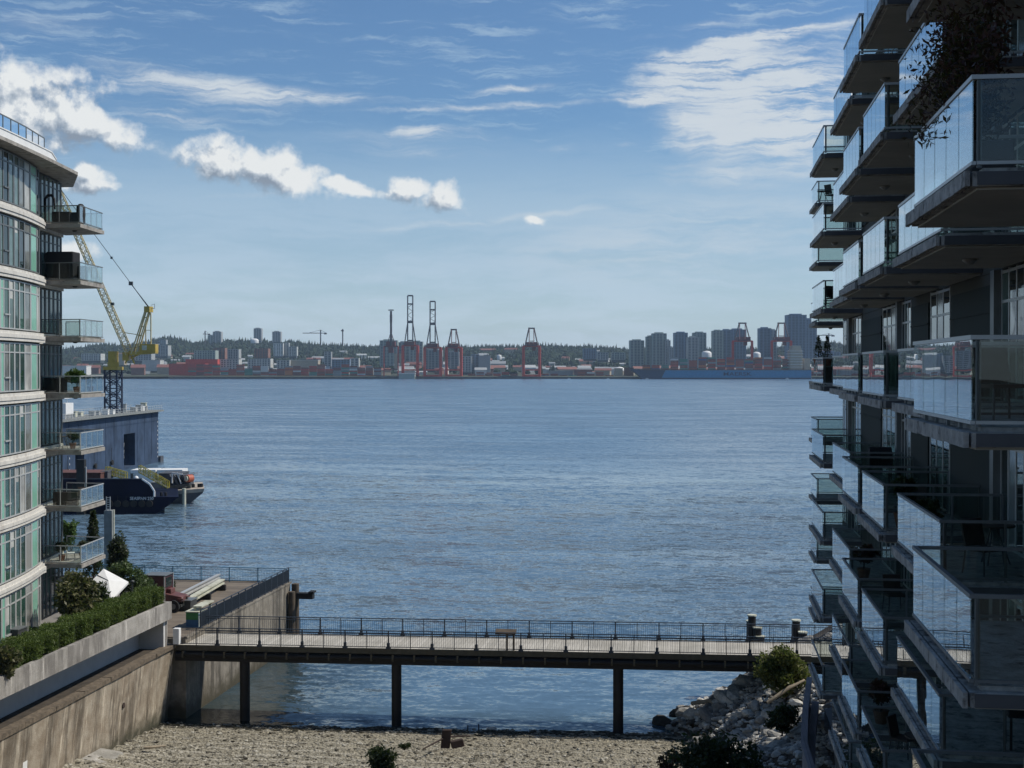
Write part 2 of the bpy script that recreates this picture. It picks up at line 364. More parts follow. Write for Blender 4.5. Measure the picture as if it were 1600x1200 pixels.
wall_mat('seawall', (.24,.19,.135), (.40,.35,.275), (.055,.042,.028), (.045,.045,.025))
wall_mat('pier_wall', (.15,.13,.10), (.27,.24,.195), (.035,.03,.024), (.05,.042,.022), 3.1)
wall_mat('planter_wall', (.25,.235,.21), (.38,.36,.33), (.12,.11,.10), (.25,.24,.20), 5.2)
plain('render_wall', (.55,.55,.54), .8, var=.05)
plain('timber_cap', (.125,.098,.068), .9, var=.35, scale=4, bump=.5, bscale=12)
def plank_mat(name, c1, c2, axis, pitch):
    m_, g = new(name); p = g.n('ShaderNodeNewGeometry').outputs['Position']; sep = g.n('ShaderNodeSeparateXYZ', i0=p)
    k = g.m('DIVIDE', sep.outputs[axis], pitch); fl = g.m('FLOOR', k); wn = g.n('ShaderNodeTexWhiteNoise', noise_dimensions='1D'); g.set(wn.inputs['W'], fl)
    c = g.mix(wn.outputs[0], c1, c2); c = g.mix(g.smooth(g.noise(p, .5, 5, .6), .35, .7, 0, .6), c, tuple(x*.6 for x in c1))
    gap = g.smooth(g.m('FRACT', k), 0, .10, .75, 0); c = g.mix(gap, c, (.03, .025, .02))
    b = g.n('ShaderNodeBsdfPrincipled'); g.set(b.inputs['Base Color'], c); b.inputs['Roughness'].default_value = .85
    g.n('ShaderNodeOutputMaterial', i0=b)
plank_mat('pier_planks', (.13,.105,.08), (.20,.165,.125), 1, .42)
plank_mat('bridge_planks', (.40,.375,.32), (.50,.47,.41), 0, .25)
plank_mat('boardwalk', (.17,.15,.16), (.24,.22,.23), 0, .22)
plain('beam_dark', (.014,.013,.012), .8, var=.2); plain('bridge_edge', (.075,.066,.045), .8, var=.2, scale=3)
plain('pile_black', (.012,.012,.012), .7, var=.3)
plain('rail_dark', (.035,.045,.06), .5, .2, var=.1); plain('rail_blue', (.06,.20,.30), .45, .1, var=.1)
def beach_mat():
    m_, g = new('beach'); p = g.n('ShaderNodeNewGeometry').outputs['Position']; sep = g.n('ShaderNodeSeparateXYZ', i0=p)
    vo = g.n('ShaderNodeTexVoronoi'); g.set(vo.inputs['Vector'], p); vo.inputs['Scale'].default_value = 7
    n = g.noise(p, .35, 5, .6)
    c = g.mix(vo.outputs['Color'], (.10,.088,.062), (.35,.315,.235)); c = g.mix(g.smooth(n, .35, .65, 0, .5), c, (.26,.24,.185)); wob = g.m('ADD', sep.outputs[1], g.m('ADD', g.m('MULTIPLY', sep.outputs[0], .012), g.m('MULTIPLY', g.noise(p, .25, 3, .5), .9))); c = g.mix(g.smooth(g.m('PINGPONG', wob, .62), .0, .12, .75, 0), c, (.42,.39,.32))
    wet = g.smooth(g.m('ADD', g.m('SUBTRACT', sep.outputs[1], g.m('MULTIPLY', sep.outputs[0], .064)), g.m('MULTIPLY', n, 1.6)), 81.4, 82.7); c = g.mix(wet, c, (.05,.043,.032))
    b = g.n('ShaderNodeBsdfPrincipled'); g.set(b.inputs['Base Color'], c); b.inputs['Roughness'].default_value = .85
    bp = g.n('ShaderNodeBump'); g.set(bp.inputs['Height'], vo.outputs['Distance']); bp.inputs['Strength'].default_value = .7; bp.inputs['Distance'].default_value = .1
    g.set(b.inputs['Normal'], bp.outputs[0]); g.n('ShaderNodeOutputMaterial', i0=b)
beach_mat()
def stone_mat(name, c1, c2, c3):
    m_, g = new(name); geo = g.n('ShaderNodeNewGeometry'); oi = g.n('ShaderNodeObjectInfo')
    t = g.m('FRACT', g.m('ADD', geo.outputs['Random Per Island'], oi.outputs['Random']))
    c = g.ramp(t, [(0, c1), (.45, c2), (1, c3)]); n = g.noise(geo.outputs['Position'], 5, 5, .65)
    c = g.mix(g.smooth(n, .35, .65, 0, .45), c, tuple(x*.5 for x in c1))
    b = g.n('ShaderNodeBsdfPrincipled'); g.set(b.inputs['Base Color'], c); b.inputs['Roughness'].default_value = .9
    bp = g.n('ShaderNodeBump'); g.set(bp.inputs['Height'], n); bp.inputs['Strength'].default_value = .6; bp.inputs['Distance'].default_value = .1
    g.set(b.inputs['Normal'], bp.outputs[0]); g.n('ShaderNodeOutputMaterial', i0=b)
stone_mat('pebble', (.055,.048,.034), (.225,.202,.15), (.52,.49,.41)); stone_mat('boulder', (.14,.135,.125), (.34,.33,.30), (.68,.66,.60))
stone_mat('boulder_wet', (.022,.020,.018), (.05,.045,.038), (.09,.08,.065))
plain('soil', (.05,.04,.03), 1, var=.3); plain('paving', (.20,.19,.18), .9, var=.1)
plain('log_wood', (.34,.28,.20), .85, var=.25, bump=.4, bscale=10); plain('rusty_iron', (.045,.028,.022), .8, var=.3)
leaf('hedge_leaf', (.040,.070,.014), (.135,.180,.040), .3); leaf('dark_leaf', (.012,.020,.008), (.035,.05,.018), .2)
leaf('magnolia_leaf', (.02,.028,.010), (.15,.14,.06), .2); leaf('shrub_leaf', (.035,.06,.02), (.11,.15,.06), .3)
leaf('yellow_leaf', (.07,.085,.02), (.17,.17,.055), .35); leaf('maple_leaf', (.04,.018,.018), (.10,.035,.03), .3); leaf('olive_leaf', (.03,.04,.022), (.07,.075,.05), .25)
leaf('bright_leaf', (.05,.10,.025), (.10,.17,.05), .35)
# ---------------------------------------------------------------- ground, water, shore
def grid(name, xs, ys, zf, mat, smooth=True):
    nx, ny = len(xs), len(ys); X, Y = np.meshgrid(xs, ys); Z = zf(X, Y)
    v = np.stack([X.ravel(), Y.ravel(), Z.ravel()], 1)
    i = np.arange(nx*ny).reshape(ny, nx); f = np.stack([i[:-1,:-1].ravel(), i[:-1,1:].ravel(), i[1:,1:].ravel(), i[1:,:-1].ravel()], 1)
    me = bpy.data.meshes.new(name); me.from_pydata(v.tolist(), [], f.tolist()); me.materials.append(mat)
    me.polygons.foreach_set('use_smooth', [smooth]*len(f)); me.update(); o = bpy.data.objects.new(name, me); COL.objects.link(o); tag(o, kind='structure'); return o
# one big ground sheet under everything, reaching the horizon (sea bed near, land beyond the far shore)
grid('ground', np.linspace(-14000, 14000, 15), np.linspace(-3000, 15000, 10), lambda X, Y: np.full(X.shape, -4.0), M['soil'])
def water_z(X, Y): return np.zeros(X.shape)
grid('water', np.array([-7000,-3000,-1000,-300,-100,-33,0,6,100,400,1500,7000.]), np.array([70,82,90,110,150,250,500,1000,1800,2475.]), water_z, M['water'])
def nz(X, Y, k, s=0):
    return np.sin(X*k+s)*np.cos(Y*k*1.3+s*2)+.5*np.sin(X*k*2.3+Y*k*1.7+s)
def beach_z(X, Y):
    w_ = 82.2+.064*np.clip(X, -34, 4); t = (w_-Y); z = .055*t+np.where(Y > w_, .07*(w_-Y), 0)
    ph = (Y+.012*X+.10*np.sin(X*.23+1)+.05*np.sin(X*.71))
    z = z+.10*np.clip(np.sin(ph*2*np.pi/1.3), -.2, 1)*np.clip(t, 0, 2)/2+.02*nz(X, Y, 1.7)
    z = z+np.clip(-29.5-X, 0, 4)*.16*np.exp(-((Y-67)/4)**2)
    return z
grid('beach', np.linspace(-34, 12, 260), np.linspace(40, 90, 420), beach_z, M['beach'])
def ico(sub=1):
    import bmesh
    bm = bmesh.new(); bmesh.ops.create_icosphere(bm, subdivisions=sub, radius=1)
    v = np.array([list(x.co) for x in bm.verts]); f = np.array([[x.index for x in q.verts] for q in bm.faces]); bm.free(); return v, f
def scatter_mesh(name, V, Fc, pos, scl, mat, jit=.2, flat=None, smooth=False, rot=None):
    n = len(pos); nv = len(V)
    A = rng.normal(size=(n, 3, 3)); Q = np.linalg.qr(A)[0] if rot is None else rot
    s = scl if scl.ndim == 2 else np.repeat(scl[:, None], 3, 1)
    pts = V[None]*(1+rng.uniform(-jit, jit, (n, nv, 1)))
    pts = np.einsum('nij,nvj->nvi', Q, pts) if rot is None or rot is not False else pts
    pts = pts*s[:, None, :]+pos[:, None, :]
    Fa = (Fc[None]+(np.arange(n)*nv)[:, None, None]).reshape(-1, Fc.shape[1])
    me = bpy.data.meshes.new(name); me.vertices.add(n*nv); me.vertices.foreach_set('co', pts.ravel())
    k = Fc.shape[1]; me.loops.add(Fa.size); me.loops.foreach_set('vertex_index', Fa.ravel()); me.polygons.add(len(Fa))
    me.polygons.foreach_set('loop_start', np.arange(0, Fa.size, k)); me.polygons.foreach_set('loop_total', np.full(len(Fa), k))
    me.materials.append(mat); me.polygons.foreach_set('use_smooth', np.full(len(Fa), smooth)); me.update(calc_edges=True); me.validate()
    o = bpy.data.objects.new(name, me); COL.objects.link(o); return o
OCT = (np.array([(1,0,0),(-1,0,0),(0,1,0),(0,-1,0),(0,0,1),(0,0,-1)], float), np.array([(0,2,4),(2,1,4),(1,3,4),(3,0,4),(2,0,5),(1,2,5),(3,1,5),(0,3,5)]))
n = 30000; px_ = rng.uniform(-33, 3, n); py_ = 82.6+.064*px_-rng.uniform(0, 1, n)**1.1*22
pos = np.stack([px_, py_, beach_z(px_, py_)], 1); sc = (.03+.13*rng.uniform(0, 1, n)**5)
tag(scatter_mesh('pebbles', *OCT, pos, np.stack([sc*1.25, sc, sc*.6], 1), M['pebble'], .25), 'loose sun-bleached cobbles covering the beach', 'pebbles', kind='stuff')
nn = 2200; wx = rng.uniform(-33, 2, nn); wy = 81.9+.064*wx+.45*np.sin(wx*.6)+.25*np.sin(wx*1.9)+rng.normal(size=nn)*.16-.9*(rng.uniform(size=nn) < .25); stone_mat('seaweed', (.012,.014,.008), (.03,.028,.014), (.06,.05,.025))
sc = .04+.05*rng.uniform(size=nn); tag(scatter_mesh('seaweed', *OCT, np.stack([wx, wy, beach_z(wx, wy)+.02], 1), np.stack([sc*2.4, sc*1.3, sc*.5], 1), M['seaweed'], .4), 'dark line of seaweed and wet debris along the waterline', 'seaweed', kind='stuff')
# rock bank under the right end of the bridge
def bank_h(X, Y):
    e = -1.2+.10*(82-Y)+np.where(Y > 83, .35*(Y-83), 0)+.8*np.sin(Y*.35)
    z = (X-e)*.60; return np.clip(z, -1.5, 4.3)+.2*nz(X, Y, .9, 2)
grid('rock_bank', np.linspace(-4, 30, 110), np.linspace(56, 98, 130), bank_h, M['soil'], False)
def rock_mesh(k):
    V, Fc = ico(2); r = np.random.default_rng(k)
    for _ in range(7):
        d = r.normal(size=3); d /= np.linalg.norm(d); c = r.uniform(.45, .8); h = V@d; V = V-np.outer(np.clip(h-c, 0, None), d)
    V = V*(1+.05*r.normal(size=(len(V), 1))); V = V*np.array([1, r.uniform(.6, .9), r.uniform(.5, .75)])
    me = bpy.data.meshes.new('boulder'); me.from_pydata(V.tolist(), [], Fc.tolist()); me.update(); return me
rocks = [rock_mesh(k) for k in range(8)]
def put_rock(x, y, z, s, wet=False):
    me = rocks[random.randrange(8)]
    if wet:
        key = me.name+'_wet'
        m2 = bpy.data.meshes.get(key) or me.copy(); m2.name = key; me = m2
    if not me.materials: me.materials.append(M['boulder_wet' if wet else 'boulder'])
    o = bpy.data.objects.new('boulder', me); COL.objects.link(o)
    o.location = (x, y, z); o.scale = (s*random.uniform(.8, 1.3), s, s*random.uniform(.8, 1.1)); o.rotation_euler = (random.uniform(-.5, .5), random.uniform(-.5, .5), random.uniform(0, 6.28))
    return o
cnt = 0
for _ in range(2600):
    if cnt >= 285: break
    x = random.uniform(-2.6, 9); y = random.uniform(66, 90); z = float(bank_h(np.array(x), np.array(y)))
    if z < -.15 or (x > 6 and random.random() < .6): continue
    wet = z < .75 and y > 73 or (y > 85.5 and random.random() < .35)
    s = random.choice((.22, .28, .35, .42, .6)) if random.random() < .9 else .85
    o = put_rock(x, y, z+s*.15, s, wet); cnt += 1
    if wet: tag(o, 'dark wet boulder at the waterline of the rock bank under the bridge end', 'boulder', 'wet boulders at the foot of the rock bank')
    else: tag(o, 'grey boulder heaped on the sloping rock bank at the right end of the footbridge', 'boulder', 'boulders of the rock bank')
nn = 9000; bx = rng.uniform(-2.5, 10, nn); by = rng.uniform(64, 92, nn); bz = bank_h(bx, by); k = bz > -.2
sc = (.06+.16*rng.uniform(0, 1, nn)**2)[k]; pos = np.stack([bx, by, bz+.04], 1)[k]
tag(scatter_mesh('rubble', *ico(1), pos, np.stack([sc*1.3, sc, sc*.7], 1), M['boulder'], .22), 'small broken stones filling the gaps of the rock bank', 'rubble', kind='stuff')
p = PE(1069, 1135, 0); tag(put_rock(p.x, p.y, .02, .42, True), 'lone dark rock breaking the water just left of the rock bank', 'boulder')
p = PE(768, 1141, 0); tag(put_rock(p.x, p.y, .12, .38, True), 'round dark boulder at the water\'s edge in the middle of the beach', 'boulder')
# land behind the seawall and under the right building
g1 = MB(); g1.prism([(-90,30),(-34.36,30),(-34.36,80.4),(-37.3,80.4),(-37.3,91),(-90,91)], -3.9, 7.2); tag(g1.build('terrace_ground', M['paving']), kind='structure')
g2 = MB(); g2.prism([(6.2,20),(40,20),(40,96),(9,96),(9,74),(6.2,70)], -3.9, 4.75); tag(g2.build('bank_ground', M['paving']), kind='structure')
# ---------------------------------------------------------------- seawall
sw = thing('seawall', (-33, 65, 0), 'long stained concrete seawall with brown timber cap along the left of the beach', 'seawall')
m = MB(); ys = [30, 81.0]
m.add([(-33.05,30,-2),(-33.05,81,-2),(-32.4,81,4.55),(-32.4,30,4.55),(-34.2,30,-2),(-34.2,81,-2),(-34.2,81,4.55),(-34.2,30,4.55)], [(0,1,2,3),(7,6,5,4),(3,2,6,7),(0,3,7,4),(1,5,6,2),(0,4,5,1)]); m.build('wall', M['seawall'], sw)
m = MB()
for i in range(16):
    y0 = 30+i*3.2; m.box(-32.85+random.uniform(-.03,.03), -32.3+random.uniform(-.02,.03), y0, min(y0+3.17, 81.05), 4.56, 4.80+random.uniform(-.03,.02))
m.build('timber_cap', M['timber_cap'], sw)
m = MB(); m.box(-34.30, -32.87, 30, 80.9, 4.4, 4.62); m.build('ledge', M['soil'], sw)
for (px, py, h, w) in ((164,1090,1.1,.22),):
    q = YX(170, -32.6); m = MB(); m.box(-32.98, -32.80, q-.15, q+.15, .2, 1.5); m.build('drain_slot', M['pile_black'], sw)
q = YX(190, -32.6); m = MB(); m.tube([(-32.95,q,2.7),(-32.52,q,2.7)], .16, 10); m.build('drain_pipe', M['rusty_iron'], sw)
q = YX(36, -32.6); m = MB(); m.obox((-32.60,q,2.9), (.03,0,.003), (0,.22,0), (.03,0,.6)); m.build('white_plate', M['white_paint'], sw)
fo = MB(); fo.add([(-33.0,66,-.3),(-33.0,71.5,-.3),(-31.2,71.8,-.3),(-30.5,66,-.3),(-33.0,66,1.25),(-33.0,71.3,1.0),(-31.6,71.5,.75),(-31.0,66,.9)], [(0,3,2,1),(4,5,6,7),(0,1,5,4),(1,2,6,5),(2,3,7,6),(3,0,4,7)])
one(fo, 'concrete_block', M['planter_wall'], 'low concrete footing block lying on the beach against the seawall', 'block', bevel=.05)
# planter and hedge on the terrace edge
pl = thing('planter_wall', (-33, 60, 4.6), 'raised grey concrete planter wall carrying the clipped hedge above the seawall', 'planter')
m = MB(); m.box(-32.62, -32.35, 30, 80.5, 6.45, 7.5); m.box(-33.75, -32.63, 80.15, 80.5, 4.62, 7.5); m.box(-34.6, -34.35, 30, 80.14, 6.45, 7.45); m.build('concrete_panel', M['planter_wall'], pl)
m = MB(); m.box(-34.33, -34.22, 30, 80.1, 4.63, 6.44); m.box(-34.21, -32.64, 79.9, 80.14, 4.63, 6.44); m.build('recessed_wall', M['render_wall'], pl)
m = MB(); m.box(-34.34, -32.63, 30, 80.14, 6.46, 7.38); m.build('soil_bed', M['soil'], pl)
m = MB(); m.box(-32.33, -31.93, 80.6, 80.97, 4.82, 5.80); one(m, 'concrete_plinth', M['white_paint'], 'small white block standing between the planter end and the bridge railing', 'plinth', bevel=.03)
# ---------------------------------------------------------------- leaves
def leaf_cloud(pos, size, mat, name, parent=None, aspect=.55, up=0.0, squash=1.0):
    """many small leaf faces (bent diamonds) at the given positions"""
    n = len(pos); d = rng.normal(size=(n, 3)); d[:, 2] = d[:, 2]*squash+up; d /= np.linalg.norm(d, axis=1)[:, None]
    e = rng.normal(size=(n, 3)); e -= (e*d).sum(1)[:, None]*d; e /= np.linalg.norm(e, axis=1)[:, None]
    s = (size*(.6+.8*rng.uniform(size=n)))[:, None]; nn_ = np.cross(d, e)
    v = np.stack([pos, pos+d*s*.5+e*s*aspect*.5+nn_*s*.1, pos+d*s, pos+d*s*.5-e*s*aspect*.5+nn_*s*.1], 1)
    Fc = np.array([(0,1,2,3)]); Fa = (Fc[None]+(np.arange(n)*4)[:, None, None]).reshape(-1, 4)
    o0 = np.array(wloc(parent)) if parent is not None else 0
    me = bpy.data.meshes.new(name); me.vertices.add(n*4); me.vertices.foreach_set('co', (v-o0).ravel())
    me.loops.add(n*4); me.loops.foreach_set('vertex_index', Fa.ravel()); me.polygons.add(n)
    me.polygons.foreach_set('loop_start', np.arange(0, n*4, 4)); me.polygons.foreach_set('loop_total', np.full(n, 4)); me.materials.append(mat); me.update(calc_edges=True)
    o = bpy.data.objects.new(name, me); COL.objects.link(o)
    if parent is not None: o.parent = parent
    return o
def blob_pts(c, r, n, shell=.55):
    d = rng.normal(size=(n, 3)); d /= np.linalg.norm(d, axis=1)[:, None]; q = shell+(1-shell)*rng.uniform(size=n)[:, None]
    return np.array(c)+d*q*np.array(r)
def clumps(c, r, k, n, cr=.35, shape=None):
    """k clumps spread through an ellipsoid, n points in all"""
    out = []
    for _ in range(k):
        d = rng.normal(size=3); d /= np.linalg.norm(d); q = rng.uniform(.25, .95)
        cc = np.array(c)+d*q*np.array(r)*(1-cr*.6)
        if shape is not None: cc = shape(cc)
        s = cr*rng.uniform(.6, 1.25); out.append(blob_pts(cc, np.array(r)*s*np.array([1,1,.8]), n//k, .45))
    return np.concatenate(out)
def plant(name, base, H, r, k, n, size, leafmat, label, cat, zc=.58, trunk=.06, kind='blob', group=None, aspect=.55, stems=4):
    base = Vector(base); t = thing(name, base, label, cat, group)
    m = MB(); top = base+Vector((0, 0, H*.8))
    m.tube([base, base+Vector((.03*H, .02*H, H*.35)), top], [trunk, trunk*.7, trunk*.2], 7)
    for i in range(stems):
        a = i*2.4+random.random(); h0 = base+Vector((0, 0, H*random.uniform(.15, .5)))
        m.tube([h0, h0+Vector((math.cos(a)*r*.4, math.sin(a)*r*.4, H*.2)), h0+Vector((math.cos(a)*r*.75, math.sin(a)*r*.75, H*.33))], [trunk*.5, trunk*.3, trunk*.1], 5)
    m.build('trunk', M['rusty_iron'], t)
    if kind == 'cone':
        z = rng.uniform(0, 1, n)**.8; w = (1-z)**.7*(.75+.5*rng.uniform(size=n)); a = rng.uniform(0, 2*np.pi, n); w *= (1+.18*np.sin(a*3+z*14))
        pts = np.stack([base.x+np.cos(a)*w*r, base.y+np.sin(a)*w*r, base.z+.04*H+z*H*.97], 1)
    else:
        pts = clumps((base.x, base.y, base.z+H*zc), (r, r, H*(1-zc)), k, n)
        pts = pts[pts[:, 2] > base.z+.05]
    leaf_cloud(pts, size, leafmat, 'crown', t, aspect)
    return t
# clipped hedge: a row of bushes grown together
def hedge():
    pts = []
    for i in range(25):
        y = 32+i*1.98; x = -33.5+.08*math.sin(i*1.7); h = 8.38+.07*math.sin(i*2.1)+random.uniform(-.05, .05); w = .86+.08*math.sin(i*1.3); k = 9000 if y > 56 else 500
        a = rng.uniform(-1, 1, (k, 3)); face = rng.integers(0, 5, k); a[face == 0, 0] = 1; a[face == 4, 0] = 1; a[face == 1, 2] = 1; a[face == 2, 0] = -1; a[face == 3, 2] = .95
        e = np.abs(a[:, 1]); a[:, 0] *= 1-.6*e**2.6; ff = .05*np.sin(a[:, 1]*9+i)+.05*np.sin(a[:, 2]*7+a[:, 1]*5)
        q = np.stack([x+a[:, 0]*(w+ff)*.93, y+a[:, 1]*1.0, 7.90+a[:, 2]*(h-7.90)*(1-.40*e**3)], 1)+rng.normal(size=(k, 3))*.045; pts.append(q)
    t = thing('hedge', (-33.5, 60, 7.4), 'long clipped green hedge growing in the concrete planter above the seawall', 'hedge')
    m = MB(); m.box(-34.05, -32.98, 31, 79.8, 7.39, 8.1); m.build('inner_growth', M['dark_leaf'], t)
    leaf_cloud(np.concatenate(pts), .085, M['hedge_leaf'], 'foliage', t, .5, up=.6)
hedge()
# ---------------------------------------------------------------- bridge
BY0, BY1 = 81.0, 85.2
def bz(x): return 4.68+(x+32)*.0105
br = thing('footbridge', (-14, 83, 0), 'flat footbridge with pale deck and dark railings on round black piles over the shallow water', 'bridge')
def sloped(mb, x0, x1, y0, y1, d0, d1, mi=0):    # box whose z follows the deck, offsets d0..d1
    a, b = bz(x0), bz(x1)
    mb.add([(x0,y0,a+d0),(x1,y0,b+d0),(x1,y1,b+d0),(x0,y1,a+d0),(x0,y0,a+d1),(x1,y0,b+d1),(x1,y1,b+d1),(x0,y1,a+d1)], [(0,3,2,1),(4,5,6,7),(0,1,5,4),(1,2,6,5),(2,3,7,6),(3,0,4,7)])
m = MB(); sloped(m, -32.6, 12, BY0+.12, BY1-.12, -.12, 0); m.build('deck', M['bridge_planks'], br)
m = MB()
for y0, y1 in ((BY0, BY0+.11), (BY1-.11, BY1)): sloped(m, -32.6, 12, y0, y1, -.30, .03)
m.build('deck_edge', M['bridge_edge'], br)
m = MB()
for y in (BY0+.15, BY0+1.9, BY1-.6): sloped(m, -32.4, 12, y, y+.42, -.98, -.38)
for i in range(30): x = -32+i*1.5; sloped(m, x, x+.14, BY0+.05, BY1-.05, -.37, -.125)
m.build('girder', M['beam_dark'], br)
m = MB(); m.tube([(-32.3,BY0+.0,bz(-32)-.55),(12,BY0+.0,bz(12)-.55)], .13, 10); m.build('service_pipe', M['beam_dark'], br)
for i in range(31):
    x = -31.8+i*1.33; m = MB(); m.box(x-.05, x+.05, BY0-.16, BY0+.2, bz(x)-.72, bz(x)-.34); m.build('pipe_bracket', M['bridge_edge'], br)
for x in (-28.1, -18.45, -4.87):
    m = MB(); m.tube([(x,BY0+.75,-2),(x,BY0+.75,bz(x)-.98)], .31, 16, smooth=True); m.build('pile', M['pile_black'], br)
def bridge_rail(y, far):
    x0, x1 = -32.4, 11.8
    t = MB(); t.bar((x0,y,bz(x0)+1.10),(x1,y,bz(x1)+1.10), .07, .05); t.bar((x0,y,bz(x0)+.96),(x1,y,bz(x1)+.96), .035); t.bar((x0,y,bz(x0)+.12),(x1,y,bz(x1)+.12), .04)
    r_ = t.build('railing', M['rail_dark'], br)
    b = MB(); n = int((x1-x0)/.135)
    for i in range(n): x = x0+i*.135; b.bar((x,y,bz(x)+.12),(x,y,bz(x)+.96), .014)
    b.build('balusters', M['rail_dark'], r_)
    i = 0; x = x0+.05
    while x < x1:
        p_ = MB()
        if i % 2 == 0:
            p_.bar((x,y,bz(x)-.05),(x,y,bz(x)+1.09), .07); p_.box(x-.14, x+.14, y-.10, y+.10, bz(x)+.0, bz(x)+.10); p_.box(x-.08, x+.08, y-.07, y+.09, bz(x)+.10, bz(x)+.36)
        else: p_.bar((x,y,bz(x)+.03),(x,y,bz(x)+1.09), .04)
        p_.build('post', M['rail_dark'], r_); x += 1.355; i += 1
bridge_rail(BY0+.08, False); bridge_rail(BY1-.08, True)
sgn = thing('lectern_sign', (-11.6, 82.2, 4.9), 'brown slanted information panel on two legs beside the near bridge railing', 'sign')
a_ = P(773, 985, 81.6); b_ = P(803, 985, 81.6); zc = bz(-12)+1.12
m = MB(); m.obox(((a_.x+b_.x)/2, BY0+.35, zc), (.62,0,0), (0,.22,.10), (0,-.015,.035)); m.build('panel', M['pile_brown'], sgn)
for x in (a_.x+.65, b_.x-.08): m = MB(); m.bar((x, BY0+.35, bz(x)), (x, BY0+.35, zc-.03), .11); m.build('leg', M['pile_brown'], sgn)
# abutment + pier
pr = thing('pier', (-39, 93, 0), 'old concrete pier with grey plank deck to the left of the footbridge', 'pier')
m = MB(); m.box(-38.55, -31.85, 81.5, 103.4, -2, 4.98); m.box(-60, -38.56, 91.05, 103.4, -2, 4.98); m.build('wall', M['pier_wall'], pr)
m = MB(); m.box(-38.5, -32.0, 81.6, 103.6, 5.0, 5.06); m.box(-60, -38.51, 91.1, 103.6, 5.0, 5.06); m.build('deck', M['pier_planks'], pr)
m = MB(); m.box(-31.99, -31.8, 81.6, 103.7, 4.99, 5.12); m.box(-60, -32.01, 103.61, 103.8, 4.99, 5.12); m.build('kerb_beam', M['pier_wall'], pr)
m = MB(); m.tube([(-31.45,103.5,-2),(-31.45,103.5,5.0)], .30, 12); m.tube([(-31.5,102.7,-2),(-31.5,102.7,4.5)], .28, 12); m.build('timber_pile', M['pile_brown'], pr)
m = MB(); m.box(-31.2, -29.9, 102.9, 103.5, 3.9, 4.35); m.box(-30.2, -29.8, 102.8, 103.6, 4.36, 4.5); m.build('fender_beam', M['pile_black'], pr)
def fence(name, pts, z, h, barmat, label, post=1.9, cat='railing', bar=.018):
    t = thing(name, (pts[0][0], pts[0][1], z), label, cat); tr = MB(); ba = MB()
    for (a, b) in zip(pts[:-1], pts[1:]):
        a = Vector((*a, z)); b = Vector((*b, z)); L = (b-a).length; d = (b-a)/L
        tr.bar(a+Vector((0,0,h)), b+Vector((0,0,h)), .07, .05); tr.bar(a+Vector((0,0,h-.14)), b+Vector((0,0,h-.14)), .03); tr.bar(a+Vector((0,0,.1)), b+Vector((0,0,.1)), .04)
        for i in range(int(L/.13)): q = a+d*i*.13; ba.bar(q+Vector((0,0,.1)), q+Vector((0,0,h-.14)), bar)
        k = max(1, round(L/post))
        for i in range(k+1): q = a+d*L*i/k; p_ = MB(); p_.bar(q, q+Vector((0,0,h+.03)), .07); p_.build('post', barmat, t)
    tr.build('rails', barmat, t); ba.build('balusters', barmat, t); return t
fence('railing', [(-60,103.3),(-32.1,103.3)], 5.07, 1.12, M['rail_blue'], 'blue metal railing along the far end of the plank pier', 2.4)
fence('railing', [(-31.9,103.2),(-31.9,84.2)], 5.13, 1.15, M['rail_dark'], 'long dark railing running down the water side of the pier', 1.5, bar=.045)
# things on the pier
def tboxes(name, loc, label, cat, parts, group=None):
    t = thing(name, loc, label, cat, group)
    for nm, mb, mt in parts: mb.build(nm, mt, t, .01)
    return t
plain('box_green', (.05,.22,.07), .5); plain('box_blue', (.04,.13,.26), .5); plain('box_mural', (.55,.62,.62), .5, var=.3, scale=4, dirt=(.05,.25,.4), dscale=3, damt=.9); plain('truck_red', (.12,.045,.04), .6, var=.25); plain('truck_dark', (.07,.015,.018), .5)
plain('tyre', (.012,.012,.012), .8); plain('beam_pale', (.50,.50,.40), .7, var=.12, scale=3, dirt=(.2,.18,.1), damt=.6); plain('yellow_paint', (.52,.42,.05), .5); plain('orange_paint', (.42,.10,.05), .5)
p = PE(302, 981, 5.06); x, y = p.x, p.y
a = MB(); a.box(x-.5, x+.32, y, y+1.3, 5.58, 6.05); b = MB(); b.box(x-.5, x+.32, y+.01, y+1.29, 5.10, 5.575); c = MB(); c.box(x+.33, x+.36, y+.02, y+1.4, 5.1, 6.0)
d = MB(); d.box(x-.56, x+.40, y-.05, y+1.35, 6.055, 6.12); e = MB(); e.box(x-.15, x+.45, y+.3, y+2.6, 6.32, 6.42); e.box(x-.12, x+.05, y+.35, y+.5, 6.13, 6.31); e.box(x+.2, x+.35, y+2.3, y+2.45, 5.1, 6.31)
tboxes('painted_box', (x, y, 5.06), 'green and blue painted utility box with white top by the bridge entrance', 'box', [('upper_panel', a, M['box_green']), ('lower_panel', b, M['box_blue']), ('mural_side', c, M['box_mural']), ('lid', d, M['beam_pale']), ('shelf_board', e, M['beam_pale'])])
def girder(pa, pb, label, w, h, mat, lift):
    t = thing('steel_beam', ((pa.x+pb.x)/2, (pa.y+pb.y)/2, 5.06), label, 'beam'); A = Vector((pa.x, pa.y, 5.06+lift)); B = Vector((pb.x, pb.y, 5.06+lift)); U = Vector((0,0,1))
    m = MB(); m.bar(A+U*h/2, B+U*h/2, w*.35, h-.1); m.bar(A+U*h, B+U*h, w, .09); m.bar(A, B, w, .09); m.build('beam', mat, t)
    for k in (.08, .5, .92): q = A.lerp(B, k); m = MB(); m.bar((q.x-.5,q.y,5.06+lift/2),(q.x+.5,q.y,5.06+lift/2), .25, lift-.05); m.build('cradle', M['pile_black'], t)
girder(PE(288,955,5.06), PE(347,920,5.06), 'pale yellow steel girder lying on cradles on the pier deck', .42, .26, M['beam_pale'], .45)
